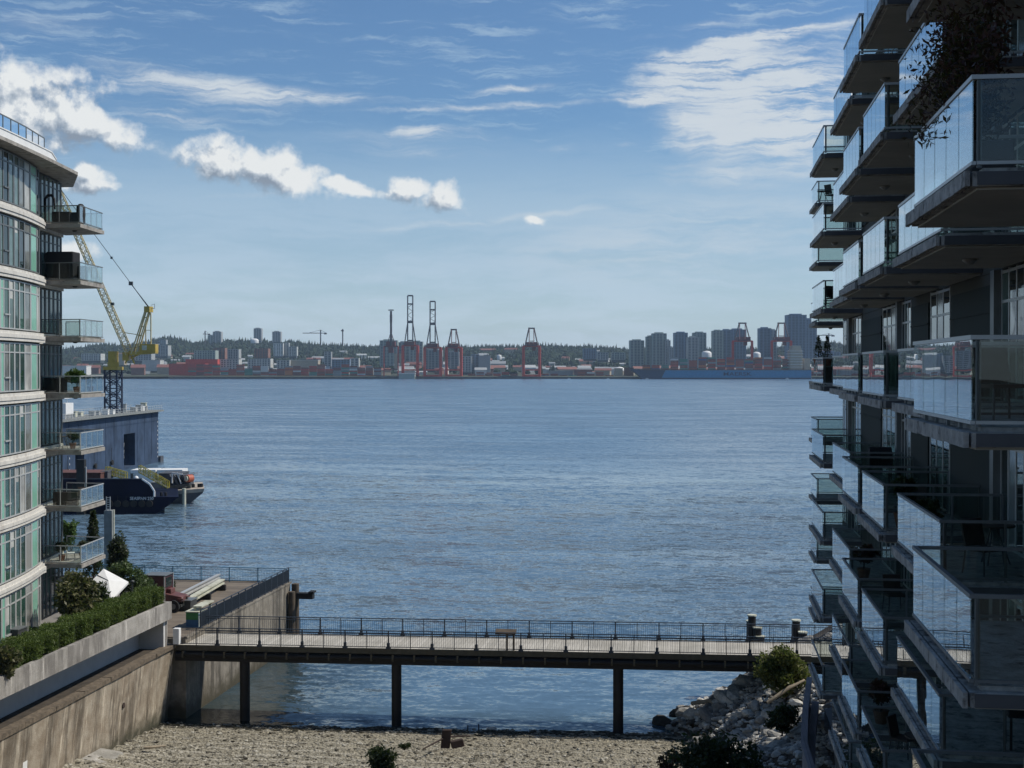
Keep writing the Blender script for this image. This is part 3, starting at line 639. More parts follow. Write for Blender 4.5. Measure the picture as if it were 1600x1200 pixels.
girder(PE(277,944,5.06), PE(342,910,5.06), 'white notched beam lying behind the yellow girder on the pier', .25, .28, M['metal_light'], .35)
p = PE(288, 955, 5.06); a = MB(); a.box(p.x-.9, p.x+.45, p.y, p.y+1.2, 5.07, 5.75); b = MB(); b.box(p.x-.95, p.x+.5, p.y-.05, p.y+1.25, 5.76, 5.82)
tboxes('steel_bin', (p.x, p.y, 5.06), 'dark steel bin between the red truck and the yellow girder', 'bin', [('body', a, M['metal_dark']), ('rim', b, M['metal_grey'])])
# red truck, seen from behind the hedge
p = PE(262, 958, 5.06); X, Y = p.x-.42, p.y
t = thing('red_truck', (X, Y+1.2, 5.06), 'old red work truck parked on the pier behind the hedge end', 'truck')
m = MB(); m.box(X-1.35, X+.10, Y+.2, Y+1.7, 5.55, 7.55); m.build('cab', M['truck_dark'], t, .06)
m = MB(); m.box(X-1.45, X+.2, Y+.15, Y+1.75, 7.56, 7.62); m.build('roof', M['metal_grey'], t, .02)
m = MB(); m.box(X+.101, X+.12, Y+.45, Y+1.5, 6.75, 7.4); m.build('windscreen', M['window_dark'], t)
for yy in (Y+.55, Y+1.42): m = MB(); m.tube([(X+1.25,yy,5.95),(X+1.30,yy,5.95)], .11, 12); m.build('headlight', M['lamp_lens'], t)
m = MB(); m.add([(X+.11,Y+.3,5.75),(X+1.25,Y+.4,5.75),(X+1.25,Y+1.6,5.75),(X+.11,Y+1.65,5.75),(X+.11,Y+.3,6.35),(X+1.25,Y+.4,6.12),(X+1.25,Y+1.6,6.12),(X+.11,Y+1.65,6.35)], [(0,3,2,1),(4,5,6,7),(0,1,5,4),(1,2,6,5),(2,3,7,6),(3,0,4,7)]); m.build('hood', M['truck_red'], t, .04)
m = MB(); m.box(X+.13, X+.42, Y+.6, Y+1.4, 6.3, 6.62); m.build('engine_cover', M['truck_red'], t, .03)
for yy in (Y+.18, Y+1.73):
    for xx in (X+.12, X-1.3): m = MB(); m.bar((xx,yy,5.6),(xx,yy,7.55), .07); m.build('pillar', M['metal_light'], t)
for xx in (X+.75, X-1.0):
    for yy in (Y+.12, Y+1.45):
        m = MB(); m.tube([(xx,yy,5.49),(xx,yy+.28,5.49)], .42, 18, smooth=False); w_ = m.build('wheel', M['tyre'], t); m = MB(); m.tube([(xx,yy-.02,5.49),(xx,yy+.02,5.49)], .2, 12); m.build('hub', M['metal_grey'], w_)
m = MB(); m.box(X-1.4, X+1.2, Y+.45, Y+1.9, 5.40, 5.56); m.build('chassis', M['metal_dark'], t)
for yy in (Y+.3, Y+1.25): m = MB(); m.box(X+1.0, X+1.4, yy, yy+.4, 5.95, 6.02); m.build('mudguard', M['truck_red'], t)
# person standing behind the truck
def skin_person(name, base, rotz, joints, edges, radii, mat, label):
    t = thing(name, base, label, 'person'); me = bpy.data.meshes.new('body'); me.from_pydata([tuple(j) for j in joints], edges, []); me.update()
    o = bpy.data.objects.new('body', me); COL.objects.link(o); o.parent = t; o.rotation_euler = (0, 0, rotz)
    sk = o.modifiers.new('skin', 'SKIN'); 
    for i, r_ in enumerate(radii): me.skin_vertices[0].data[i].radius = r_ if isinstance(r_, tuple) else (r_, r_)
    me.skin_vertices[0].data[0].use_root = True; sk.use_smooth_shade = True
    sb = o.modifiers.new('sub', 'SUBSURF'); sb.levels = 2; sb.render_levels = 2; me.materials.append(mat); return t, o
plain('skin', (.42,.24,.17), .6, var=.05); plain('dark_hair', (.012,.010,.010), .6); plain('black_jacket', (.016,.017,.02), .8); plain('dark_trousers', (.03,.035,.05), .8)
q = P(253, 915, 97.5)
J = [(0,0,.95),(0,0,1.15),(0,-.01,1.38),(0,0,1.50),(0,-.02,1.60),(0,-.03,1.72),(.19,0,1.40),(.25,-.02,1.13),(.22,-.16,.93),(.21,-.24,.90),(-.19,0,1.40),(-.25,-.02,1.13),(-.24,-.12,.90),(-.23,-.18,.85),(.10,0,.88),(.11,-.02,.50),(.11,.02,.08),(.12,-.14,.03),(-.10,0,.88),(-.11,0,.50),(-.11,.03,.08),(-.12,-.13,.03)]
E = [(0,1),(1,2),(2,3),(3,4),(4,5),(2,6),(6,7),(7,8),(8,9),(2,10),(10,11),(11,12),(12,13),(0,14),(14,15),(15,16),(16,17),(0,18),(18,19),(19,20),(20,21)]
Rr = [.15,(.15,.11),(.17,.11),.055,(.085,.095),(.075,.085),.065,.05,.035,.03,.065,.05,.035,.03,.09,.06,.045,.035,.09,.06,.045,.035]
t, o = skin_person('person', (q.x, q.y, 5.06), .3, J, E, Rr, M['skin'], 'person in a black jacket standing behind the red truck on the pier')
m = MB(); c0 = Vector((q.x, q.y, 5.06)); m.lathe(c0, [(.165,.90),(.19,1.0),(.175,1.2),(.215,1.40),(.12,1.50),(.07,1.52)], 14); m.tube([c0+Vector((.19,0,1.42)), c0+Vector((.27,-.02,1.13)), c0+Vector((.235,-.17,.96))], [.085,.07,.05], 8); m.tube([c0+Vector((-.19,0,1.42)), c0+Vector((-.27,-.02,1.13)), c0+Vector((-.255,-.13,.93))], [.085,.07,.05], 8); m.build('jacket', M['black_jacket'], t)
m = MB(); m.tube([c0+Vector((.09,0,.98)), c0+Vector((.11,-.01,.5)), c0+Vector((.11,.02,.08))], [.115,.08,.06], 10); m.tube([c0+Vector((-.09,0,.98)), c0+Vector((-.11,0,.5)), c0+Vector((-.11,.03,.08))], [.115,.08,.06], 10); m.build('trousers', M['dark_trousers'], t)
m = MB(); m.lathe(c0+Vector((0,.02,0)), [(.06,1.56),(.10,1.62),(.108,1.70),(.09,1.78),(.05,1.82),(.001,1.83)], 14); m.build('hair', M['dark_hair'], t)
# piles off the right end of the bridge
def dolphin(px, ptop, d, sizes, label):
    c = P(px, ptop, d); t = thing('mooring_piles', (c.x, c.y, 0), label, 'mooring piles')
    for (dx, dy, zt, r_) in sizes:
        m = MB(); m.tube([(c.x+dx*1.3,c.y+dy,-3),(c.x+dx,c.y+dy,zt)], r_, 12); o = m.build('pile', M['pile_black'], t)
        m = MB(); m.tube([(c.x+dx,c.y+dy,zt+.003),(c.x+dx,c.y+dy,zt+.09)], r_+.05, 12); m.build('cap', M['beam_pale'], o)
dolphin(1175, 962, 91, [(0,0,5.35,.26),(.35,-.3,4.6,.27),(.5,-.5,4.05,.30),(-.1,.4,4.9,.25)], 'taller cluster of dark timber mooring piles beyond the bridge railing')
dolphin(1244, 968, 90, [(0,0,5.2,.26),(.40,-.4,4.5,.27),(.75,-.3,3.9,.3)], 'shorter cluster of dark mooring piles near the right end of the bridge')
# beach objects
a_, b_ = PE(225,1170,.75), PE(258,1166,.75); m = MB(); m.tube([(a_.x,a_.y,.80),((a_.x+b_.x)/2,a_.y,.86),(b_.x,b_.y,.78)], [.09,.075,.05], 9); one(m, 'driftwood_log', M['log_wood'], 'short pale driftwood log lying on the beach near the seawall', 'log')
a_, b_, c_ = PE(661,1173,.75), PE(735,1158,.9), PE(697,1164,.8)
t = thing('rusty_anchor', (c_.x, c_.y, .7), 'rusty dark iron frame with a long bar stuck in the middle of the beach', 'wreckage')
m = MB(); m.tube([(a_.x,a_.y,.85),(c_.x,c_.y,1.25),(b_.x,b_.y,1.2)], [.04,.06,.04], 8); m.build('long_bar', M['rusty_iron'], t)
m = MB(); m.obox((c_.x,c_.y,1.15), (.26,.04,0), (-.02,.12,0), (.05,0,.52)); m.build('upright_block', M['rusty_iron'], t, .04)
m = MB(); m.obox((c_.x+.65,c_.y-.05,.92), (.34,.1,.06), (-.05,.14,0), (-.05,0,.20)); m.build('side_block', M['rusty_iron'], t, .04)
for px, h in ((731, .35), (748, .42)):
    q = PE(px, 1142, 0); m = MB(); m.tube([(q.x,q.y,-.3),(q.x,q.y,h)], .035, 6); one(m, 'stake', M['pile_black'], 'left of two thin stakes at the waterline near the round boulder' if px == 731 else 'right of two thin stakes at the waterline near the round boulder', 'stake')
q = PE(1118, 1080, 1.5); a_ = MB(); a_.tube([(-.5,83.6,1.5),(.6,82.8,1.9),(1.4,82.2,1.5)], [.13,.12,.08], 8); one(a_, 'driftwood_log', M['log_wood'], 'bleached driftwood log wedged in the boulders at the water corner of the rock bank', 'log')
a_ = MB(); a_.tube([(3.7,77.0,3.3),(4.9,77.3,4.1),(5.8,78,4.4)], [.12,.11,.07], 8); one(a_, 'driftwood_log', M['log_wood'], 'long pale driftwood log on the upper rock bank below the yellow-green bush', 'log')
# ---------------------------------------------------------------- plants in the place
def bush_at(px, pybase, ptop, z, wpx, k, n, size, mat, label, cat='bush', name='bush', kind='blob', zc=.5, ntr=.05, aspect=.55):
    b = PE(px, pybase, z); d = (b.x*_fh.x+b.y*_fh.y); H = (pybase-ptop)*d/F; r_ = wpx*d/F/2
    return plant(name, b, H, r_, k, n, size, M[mat], label, cat, zc, ntr, kind, aspect=aspect)
bush_at(1228, 1096, 1006, 3.0, 92, 40, 9000, .20, 'yellow_leaf', 'yellow-green bush growing on the rock bank beside the bridge end')
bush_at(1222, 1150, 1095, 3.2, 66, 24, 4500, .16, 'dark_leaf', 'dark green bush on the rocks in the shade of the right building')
bush_at(598, 1225, 1158, 1.3, 62, 22, 3200, .17, 'dark_leaf', 'dark leafy bush at the bottom edge of the beach', zc=.45)
bush_at(632, 1172, 1160, .8, 20, 8, 500, .12, 'dark_leaf', 'small green tuft on the beach behind the dark bush', 'tuft', 'tuft')
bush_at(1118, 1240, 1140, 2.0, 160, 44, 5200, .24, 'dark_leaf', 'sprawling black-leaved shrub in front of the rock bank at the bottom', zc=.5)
bush_at(1055, 1215, 1168, 1.5, 60, 10, 700, .2, 'maple_leaf', 'small dark-leaved shrub at the left edge of the sprawling one on the beach', zc=.5)
bush_at(118, 985, 888, 7.2, 84, 40, 6500, .30, 'magnolia_leaf', 'large magnolia shrub with yellow-tinged leaves below the balconies', 'shrub', 'magnolia_shrub', aspect=.45)
bush_at(12, 1062, 1002, 7.2, 42, 14, 1500, .24, 'magnolia_leaf', 'glossy shrub at the near end of the hedge on the terrace', 'shrub', 'magnolia_shrub')
bush_at(183, 930, 822, 7.2, 46, 26, 7000, .20, 'olive_leaf', 'tall dark olive-green tree on the terrace corner before the water', 'tree', 'tree', zc=.52, ntr=.1)
bush_at(146, 905, 800, 7.2, 26, 20, 3600, .18, 'dark_leaf', 'narrow dark conifer behind the lowest balcony', 'tree', 'conifer', 'cone', ntr=.08)
bush_at(108, 895, 806, 7.2, 30, 14, 1500, .2, 'bright_leaf', 'light green young tree beside the building corner', 'tree', 'tree', zc=.7, ntr=.05)
bush_at(188, 935, 868, 7.2, 54, 22, 5000, .16, 'shrub_leaf', 'bright green shrub behind the white parasol', 'shrub', 'shrub')
bush_at(222, 985, 874, 5.07, 66, 30, 7500, .18, 'shrub_leaf', 'broad pale green shrub at the terrace end next to the truck', 'shrub', 'shrub')
bush_at(150, 965, 905, 7.2, 60, 24, 3800, .22, 'dark_leaf', 'dark undergrowth shrub beneath the white parasol', 'shrub', 'shrub')
bush_at(260, 921, 905, 5.1, 46, 10, 900, .12, 'olive_leaf', 'low scrubby weeds at the foot of the blue pier railing', 'weeds', 'weeds')
bush_at(52, 992, 976, 7.2, 22, 6, 350, .12, 'bright_leaf', 'low plants with white flowers between hedge and building', 'plant', 'flowering_plant')
# parasols
def parasol(px, py, d, wpx, tilt, label):
    c = P(px, py, d); r_ = wpx*d/F/2; t = thing('parasol', (c.x, c.y, 7.2), label, 'parasol'); m = MB()
    T = Matrix.Translation(c) @ Matrix.Rotation(tilt[1], 4, 'Y') @ Matrix.Rotation(tilt[0], 4, 'X')
    pts = [T@Vector((r_*a, r_*b, -.30*r_)) for a, b in ((-1,-1),(1,-1),(1,1),(-1,1))]; ap = T@Vector((0,0,.05)); lo = [q-Vector((0,0,.12)) for q in pts]
    m.add(pts+[ap]+lo, [(0,1,4),(1,2,4),(2,3,4),(3,0,4),(0,5,6,1),(1,6,7,2),(2,7,8,3),(3,8,5,0),(5,8,7,6)]); m.build('canopy', M['white_paint'], t)
    for q in pts: m = MB(); m.tube([ap-Vector((0,0,.03)), q-Vector((0,0,.06))], .02, 5); m.build('rib', M['metal_dark'], t)
    m = MB(); m.tube([(c.x-.9*r_,c.y+.3,7.2),(c.x-.9*r_,c.y+.3,c.z+.3)], .035, 7); m.tube([(c.x-.9*r_,c.y+.3,c.z+.3), ap], .025, 6); m.build('pole', M['metal_dark'], t)
parasol(169, 908, 84, 46, (R(32), R(26)), 'white square parasol tilted over the terrace garden')
parasol(112, 897, 82, 30, (R(8), R(5)), 'second white parasol half hidden behind the magnolia shrub')
c = PE(207, 958, 7.2); m = MB(); m.tube([(c.x,c.y,7.2),(c.x,c.y,9.0)], .04, 7); m.lathe((c.x,c.y,9.0), [(.04,0),(.12,.04),(.12,.14),(.01,.2)], 10); one(m, 'garden_lamp', M['metal_dark'], 'thin black lamp post rising behind the hedge', 'lamp')
def planter(px, py, w, h, label):
    c = PE(px, py, 7.2); m = MB(); t = thing('planter_box', (c.x, c.y, 7.2), label, 'planter')
    m.box(c.x-w/2, c.x+w/2, c.y-.5, c.y+.5, 7.21, 7.2+h); m.build('box', M['metal_dark'], t, .02); m = MB(); m.box(c.x-w/2-.04, c.x+w/2+.04, c.y-.54, c.y+.54, 7.2+h+.003, 7.26+h); m.build('rim', M['metal_grey'], t)
planter(20, 1010, 1.1, .95, 'tall dark planter box against the left building'); planter(2, 1018, 1.0, .5, 'low grey planter box beside the tall dark one')
# ---------------------------------------------------------------- right building
XW = 6.0; FL0, ST = 21.27, 2.9
def fz(k): return FL0+ST*k
rb = thing('apartment_building', (10, 36, 4.75), 'shaded grey apartment block on the right with rows of glass-sided balconies', 'building')
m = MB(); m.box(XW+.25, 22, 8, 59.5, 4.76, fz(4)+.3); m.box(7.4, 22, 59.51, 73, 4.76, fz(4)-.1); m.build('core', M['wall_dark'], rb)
wins = [(1311.5,1323),(1332,1346),(1380,1400),(1410,1424),(1455,1485),(1566,1602)]
def r_wall(k):
    z0, z1 = fz(k), fz(k)+ST-.22; edges = []
    for a, b in wins: edges.append((YX(b, XW), YX(a, XW)))
    edges.sort(); w = MB(); y = 9.0
    w.box(XW-.02, XW+.245, 9, 59.4, z1+.004, z1+.215)
    for a, b in edges+[(59.4, 59.4)]:
        a = min(a, 59.4); b = min(b, 59.35)
        if a > y+.02: w.box(XW, XW+.24, y, a, z0+.003, z1)
        y = b
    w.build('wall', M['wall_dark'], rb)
    y = 9.0
    for a, b in edges:
        s_ = MB()
        if a-y > 1.2: s_.box(XW-.04, XW-.003, y+.25, a-.25, z0+.15, z1-.25); s_.box(XW-.07, XW-.042, y+.25, a-.25, z0+1.85, z0+1.89)
        y = b
        if s_.n: s_.build('cladding_panel', M['panel_dark'], rb)
    for i, (a, b) in enumerate(edges):
        b = min(b, 59.3); n = 3 if b-a > 1.5 else 2; f_ = MB()
        for j in range(n+1): y = a+(b-a)*j/n; f_.box(XW-.022, XW+.05, y-.035, y+.035, z0+.05, z1-.003)
        for zz in (z0+.05, z0+2.0, z1-.09): f_.box(XW-.020, XW+.04, a, b, zz, zz+.06)
        o = f_.build('window', M['metal_light'], rb)
        if i % 2 == 0: pl2 = MB(); pl2.box(XW-.16, XW-.003, b+.05, b+.40, z0+.003, z1-.002); pl2.build('pilaster', M['metal_grey'], rb)
        for j in range(n):
            u0, u1 = a+(b-a)*j/n+.03, a+(b-a)*(j+1)/n-.03; g_ = MB(); g_.box(XW-.01, XW+.0, u0, u1, z0+.1, z1-.05)
            g_.build('pane', M[('window_dark','door_glass','window_grey','door_glass','window_curtain')[(i*3+k*2+j) % 5]], o)
for k in range(-5, 4): r_wall(k)
def jag(mb, x0, y0, y1, z0, z1, seed):       # weathered slab edge strip: a run of slightly different blocks
    r = random.Random(seed); y = y0
    while y < y1: 
        L = min(r.uniform(.25, .7), y1-y); d = r.uniform(0, .012); mb.box(x0-d, x0+.05, y, y+L-.004, z0+r.uniform(-.006, .006), z1); y += L
def r_balcony(X, y0, y1, z, xb=XW, far=False, seed=0, light=True):
    s_ = MB(); s_.box(X-.02, xb-.02, y0-.12, y1+.12, z-.17, z-.004); s_.box(X+.12, xb-.02, y0+.03, y1-.03, z-.003, z+.05)
    jag(s_, X-.10, y0-.13, y1+.13, z-.17, z+.002, seed); b = s_.build('balcony', M['slab_concrete'], rb)
    s2 = MB(); s2.box(X+.05, xb-.05, y0-.02, y1+.02, z-.20, z-.173); s2.build('soffit', M['soffit'], b)
    s3 = MB(); s3.box(X+.03, xb-.03, y0-.145, y0-.122, z-.16, z-.01); s3.build('front_edge', M['dark_edge'], b)
    gb, gt = z+.13, z+1.03; g_ = MB(); L = y1-y0; n = max(2, round(L/.82))
    for i in range(n): g_.box(X, X+.012, y0+L*i/n+.02, y0+L*(i+1)/n-.02, gb, gt)
    g_.build('side_glass', M['balcony_glass'], b)
    Lx = xb-X; n2 = max(1, round(Lx/1.35))
    for yy in (y0, y1-.012):
        g_ = MB()
        for i in range(n2): g_.box(X+.05+(Lx-.05)*i/n2+.01, X+.05+(Lx-.05)*(i+1)/n2-.01, yy, yy+.012, gb, gt)
        g_.build('end_glass', M['balcony_glass_front'], b)
    h = MB(); h.box(X-.015, X+.045, y0-.02, y1+.02, gt+.005, gt+.055); h.box(X-.01, X+.04, y0, y1, gb-.045, gb-.005)
    for yy in (y0-.015, y1-.035):
        h.box(X+.046, xb-.01, yy, yy+.05, gt+.006, gt+.054); h.box(X+.046, xb-.01, yy+.005, yy+.045, gb-.044, gb-.006)
    q = h
    for i in range(n+1): yy = y0+.02+(L-.04)*i/n; q.box(X+.05, X+.085, yy-.02, yy+.02, z+.052, gt+.005, 1) if i in (0, n) else q.box(X+.02, X+.06, yy-.02, yy+.02, z+.005, gb-.044, 1)
    for yy in (y0+.03, y1-.06):
        for i in range(n2+1): xx = X+.09+(Lx-.12)*i/n2; q.box(xx-.02, xx+.02, yy, yy+.035, z+.052, gt+.007, 1)
    h.build('railing', [M['metal_light' if z > 20 else 'metal_grey'], M['metal_grey']], b)
    if light:
        l = MB(); cx, cy = X+(xb-X)*.45, (y0+y1)/2; l.lathe((cx, cy, z-.205), [(.001,-.10),(.07,-.09),(.11,-.04),(.13,-.035),(.13,0)], 12); l.build('soffit_light', M['lamp_lens'], b)
    return b
cols = {'a': (3.0,1428,1518), 'b': (3.95,1403.5,1470), 'c': (3.94,1348,1381), 'd': (4.01,1317,1341), 'e': (4.42,1301.5,1328), 'f': (4.55,1269,1286), 'g': (5.6,1267.5,1276)}
CY_ = {}
for c, (X, pl_, pr_) in cols.items():
    CY_[c] = (X, YX(pr_, X), YX(pl_, X))
for k in range(-5, 5):
    for c, (X, y0, y1) in CY_.items():
        if k == 4 and c in 'efg': continue
        if k == -5 and c in 'dfg': continue
        r_balcony(X, y0, y1, fz(k), xb=(7.4 if c == 'g' else XW), seed=k*31+ord(c))
# low boardwalk guard in front of the ground floor
t = thing('boardwalk_guard', (4.5, 55, 4.7), 'weathered timber guard wall snaking along the foot of the right building', 'guard wall')
ln = [(4.35,36),(4.4,47),(4.35,54),(4.3,59),(4.8,65),(5.5,71.5)]
m = MB(); m.strip(ln, 0, .14, 4.3, 5.95); m.strip(ln, .18, .55, 4.3, 4.8); m.build('boards', M['boardwalk'], t)
m = MB(); m.strip(ln, -.06, .22, 5.953, 6.03); m.build('top_rail', M['boardwalk'], t)
# furniture and plants on the right balconies
def chair(x, y, z, rz, label, mat='furniture_brown'):
    t = thing('patio_chair', (x, y, z), label, 'chair'); T = Matrix.Translation((x, y, z)) @ Matrix.Rotation(rz, 4, 'Z'); V_ = lambda a, b, c: T@Vector((a, b, c))
    m = MB(); m.obox(V_(0,0,.43), T.to_3x3()@Vector((.24,0,0)), T.to_3x3()@Vector((0,.23,0)), (0,0,.025)); m.build('seat', M[mat], t)
    m = MB(); m.obox(V_(0,.26,.70), T.to_3x3()@Vector((.23,0,0)), T.to_3x3()@Vector((0,.02,0)), T.to_3x3()@Vector((0,.05,.23))); m.build('backrest', M[mat], t)
    for a, b in ((-1,-1),(1,-1),(-1,1),(1,1)): m = MB(); m.tube([V_(a*.22,b*.21,.41), V_(a*.25,b*.25,0)], .016, 6); m.build('leg', M['metal_dark'], t)
    return t
def table(x, y, z, label, r_=.38, h=.72):
    t = thing('patio_table', (x, y, z), label, 'table'); m = MB(); m.tube([(x,y,z+h-.03),(x,y,z+h)], r_, 20, smooth=False); m.build('tabletop', M['furniture_brown'], t)
    for a in range(3): c_, s_ = math.cos(a*2.1), math.sin(a*2.1); m = MB(); m.tube([(x+c_*.05,y+s_*.05,z+h-.03),(x+c_*.3,y+s_*.3,z)], .015, 6); m.build('leg', M['metal_dark'], t)
def barbecue(x, y, z, label):
    t = thing('barbecue', (x, y, z), label, 'barbecue'); m = MB(); m.box(x-.35,x+.35,y-.28,y+.28,z+.55,z+.85); m.build('firebox', M['black_cloth'], t, .03)
    m = MB(); m.tube([(x-.33,y,z+.88),(x+.33,y,z+.88)], .26, 14); m.build('lid', M['black_cloth'], t)
    for a, b in ((-1,-1),(1,-1),(-1,1),(1,1)): m = MB(); m.bar((x+a*.3,y+b*.23,z),(x+a*.3,y+b*.23,z+.55), .04); m.build('leg', M['metal_dark'], t)
def pot_plant(x, y, z, H, r_, mat, label, n=900, kind='blob', size=.12, pot_=True, cat='potted plant', hh=.35, ns=3):
    z += .051
    if pot_: m = MB(); m.lathe((x,y,z), [(.001,0),(.14,0),(.20,hh-.03),(.22,hh),(.18,hh),(.17,hh-.05),(.001,hh-.05)], 12); one(m, 'plant_pot', M['pot_clay'], 'pot of the '+' '.join(label.split()[:12]), 'pot')
    return plant('potted_plant', (x, y, z+hh-.05), H, r_, 12, n, size, M[mat], label, cat, .6, .025, kind, stems=ns)
F1 = .051
X, y0, y1 = CY_['a']; z = fz(1)
# big dark maple growing on the nearest upper balcony
def maple():
    b = Vector((X+.40, y0+2.1, z+.5)); t = thing('potted_maple', b, 'large dark red-leaved maple spilling over the nearest upper right balcony', 'potted tree')
    m = MB(); br_ = []; r = random.Random(3)
    for i in range(16):
        a = r.uniform(0, 6.28); L = r.uniform(.7, 1.5); e = b+Vector((math.cos(a)*L*.22, math.sin(a)*L*1.15+.3, r.uniform(.45, 2.0))); mid = b.lerp(e, .5)+Vector((0,0,.2))
        m.tube([b, mid, e], [.03, .018, .006], 6); br_.append((mid, e))
    # long bare twigs reaching out over the rail
    for (dx, dy, dz) in ((-.50,1.5,.9),(-.45,1.9,1.4),(-.50,1.2,1.7),(-.55,1.4,.6)):
        e = b+Vector((dx,dy,dz)); mid = b.lerp(e,.55)+Vector((0,0,.15)); m.tube([b, mid, e], [.018,.010,.003], 5); br_.append((mid, e))
    m.build('branches', M['rusty_iron'], t)
    pts = []
    for i, (mid, e) in enumerate(br_):
        kk = 290 if i < 16 else 60; s = rng.uniform(.15, 1.08, kk)[:, None]; q = np.array(mid)*(1-s)+np.array(e)*s; pts.append(q+rng.normal(size=(kk, 3))*np.array([.10, .24, .22])*(1 if i < 16 else .6))
    pts = np.concatenate(pts); k = (pts[:, 2] < z+2.68) & ~((pts[:, 2] < z+.06))
    leaf_cloud(pts[k], .10, M['maple_leaf'], 'foliage', t, .35)
    m = MB(); m.box(X+.15, X+.65, y0+.9, y0+2.4, z+F1+.001, z+.5); one(m, 'trough_planter', M['pot'], 'dark trough planter holding the large maple on the nearest upper right balcony', 'planter', bevel=.02)
maple()
X, y0, y1 = CY_['a']
table(X+1.3, y0+1.6, fz(0)+F1, 'round table on the nearest middle right balcony'); chair(X+.85, y0+2.5, fz(0)+F1, .3, 'patio chair behind the table on the nearest middle right balcony')
X, y0, y1 = CY_['b']
chair(X+.9, y0+1.0, fz(-1)+F1, 0.6, 'dark patio chair on the second right balcony just below eye level'); table(X+1.3, y0+2.2, fz(-1)+F1, 'dark round table on the second right balcony just below eye level'); barbecue(X+1.55, y0+.7, fz(-2)+F1, 'black barbecue on the second right balcony two floors below eye level')
pot_plant(X+.5, y0+4.5, fz(-1), .8, .3, 'dark_leaf', 'bushy dark potted plant behind the side glass of the second right balcony')
X, y0, y1 = CY_['c']
chair(X+.8, y0+1.2, fz(-1)+F1, -.4, 'patio chair on the third right balcony just below eye level'); barbecue(X+1.4, y0+.8, fz(-2)+F1, 'black barbecue on the third right balcony two floors below eye level'); pot_plant(X+.5, y0+.6, fz(-1), .9, .35, 'dark_leaf', 'rounded dark potted shrub on the third right balcony just below eye level')
table(X+1.2, y0+2.5, fz(-3)+F1, 'small table on the third right balcony three floors below eye level'); chair(X+.9, y0+3.3, fz(-3)+F1, 1, 'patio chair on the third right balcony three floors below eye level')
pot_plant(X+.55, y0+1.3, fz(-4), .6, .25, 'olive_leaf', 'small potted plant on the lowest part of the third right balcony')
X, y0, y1 = CY_['d']
pot_plant(X+.7, y0+.8, fz(-3), 1.0, .4, 'maple_leaf', 'dark leafy plant on the fourth right balcony three floors below eye level'); chair(X+1.1, y0+1.2, fz(-2)+F1, .2, 'patio chair on the fourth right balcony two floors below eye level')
X, y0, y1 = CY_['e']
pot_plant(X+.5, y0+.7, fz(-2), .9, .5, 'maple_leaf', 'dark red trailing plant on the fifth right balcony two floors below eye level', 1200); barbecue(X+1.0, y0+.9, fz(-1)+F1, 'black barbecue on the fifth right balcony just below eye level')
X, y0, y1 = CY_['f']
chair(X+.6, y0+1.8, fz(1)+F1, .7, 'patio chair on the sixth right balcony one floor above eye level')
X, y0, y1 = CY_['g']
chair(X+.8, y0+.9, fz(3)+F1, 2.2, 'folding chair standing against the sky on the topmost corner balcony', 'metal_dark'); table(X+.3, y0+.6, fz(3)+F1, 'small table against the sky on the topmost corner balcony', .25, .6)
for i, dx in enumerate((.15, .50)):
    pot_plant(CY_['f'][0]+dx, CY_['f'][1]+3.9, fz(0)+.7, .95, .17, 'dark_leaf', ('left' if i == 0 else 'right')+' of two slim potted cypresses on the sixth right balcony', 700, 'cone', .06, True, 'potted tree', .3, 0)
m = MB(); X = CY_['f'][0]; y_ = CY_['f'][1]+3.9; m.box(X+.06, X+.68, y_-.22, y_+.22, fz(0)+F1+.001, fz(0)+.745); one(m, 'plant_stand', M['furniture_brown'], 'dark stand carrying the two slim potted cypresses', 'plant stand')
# ---------------------------------------------------------------- left building
lb = thing('apartment_building', (-44, 68, 7.2), 'curved pale apartment block on the left with green-tinted windows and white floor bands', 'building')
bay = [(-35.0,52),(-35.0,56),(-35.2,61),(-35.7,65.9),(-36.5,70.2),(-37.6,74.2)]; rec = [(-37.95,74.0),(-38.3,76.5),(-38.78,79.0)]
def at_px(line, px):
    v = ray(px, 573); t_ = v.x/v.y
    for (xa, ya), (xb, yb) in zip(line[:-1], line[1:]):
        fa, fb = xa-t_*ya, xb-t_*yb
        if fa*fb <= 0: s = fa/(fa-fb+1e-12); return (xa+(xb-xa)*s, ya+(yb-ya)*s)
    return line[0] if abs(line[0][0]-t_*line[0][1]) < abs(line[-1][0]-t_*line[-1][1]) else line[-1]
def refine(line, n=4):
    L = np.array(line, float); out = []
    for i in range(len(L)-1):
        p0 = L[max(i-1,0)]; p1, p2 = L[i], L[i+1]; p3 = L[min(i+2, len(L)-1)]
        for j in range(n):
            t_ = j/n; out.append(tuple(.5*((2*p1)+(-p0+p2)*t_+(2*p0-5*p1+4*p2-p3)*t_**2+(-p0+3*p1-3*p2+p3)*t_**3)))
    return out+[tuple(L[-1])]
bayf = refine(bay); LF = [7.2+3.3*i for i in range(8)]
m = MB(); m.prism([(x-.12, y) for x, y in bayf]+[(-38.1,74.25)]+[(x-.12, y) for x, y in rec]+[(-52,81),(-62,81),(-62,52)], 7.21, 33.2); m.build('core', M['wall_dark'], lb)
bm_ = [-30,-20,-9,0,5.5,14,22,30,38,47.5,57,61]
typ = ['g','d','g','G','d','g','g','d','c','G','d']
recm = [64,70.5,77,83.5,90,96.4]
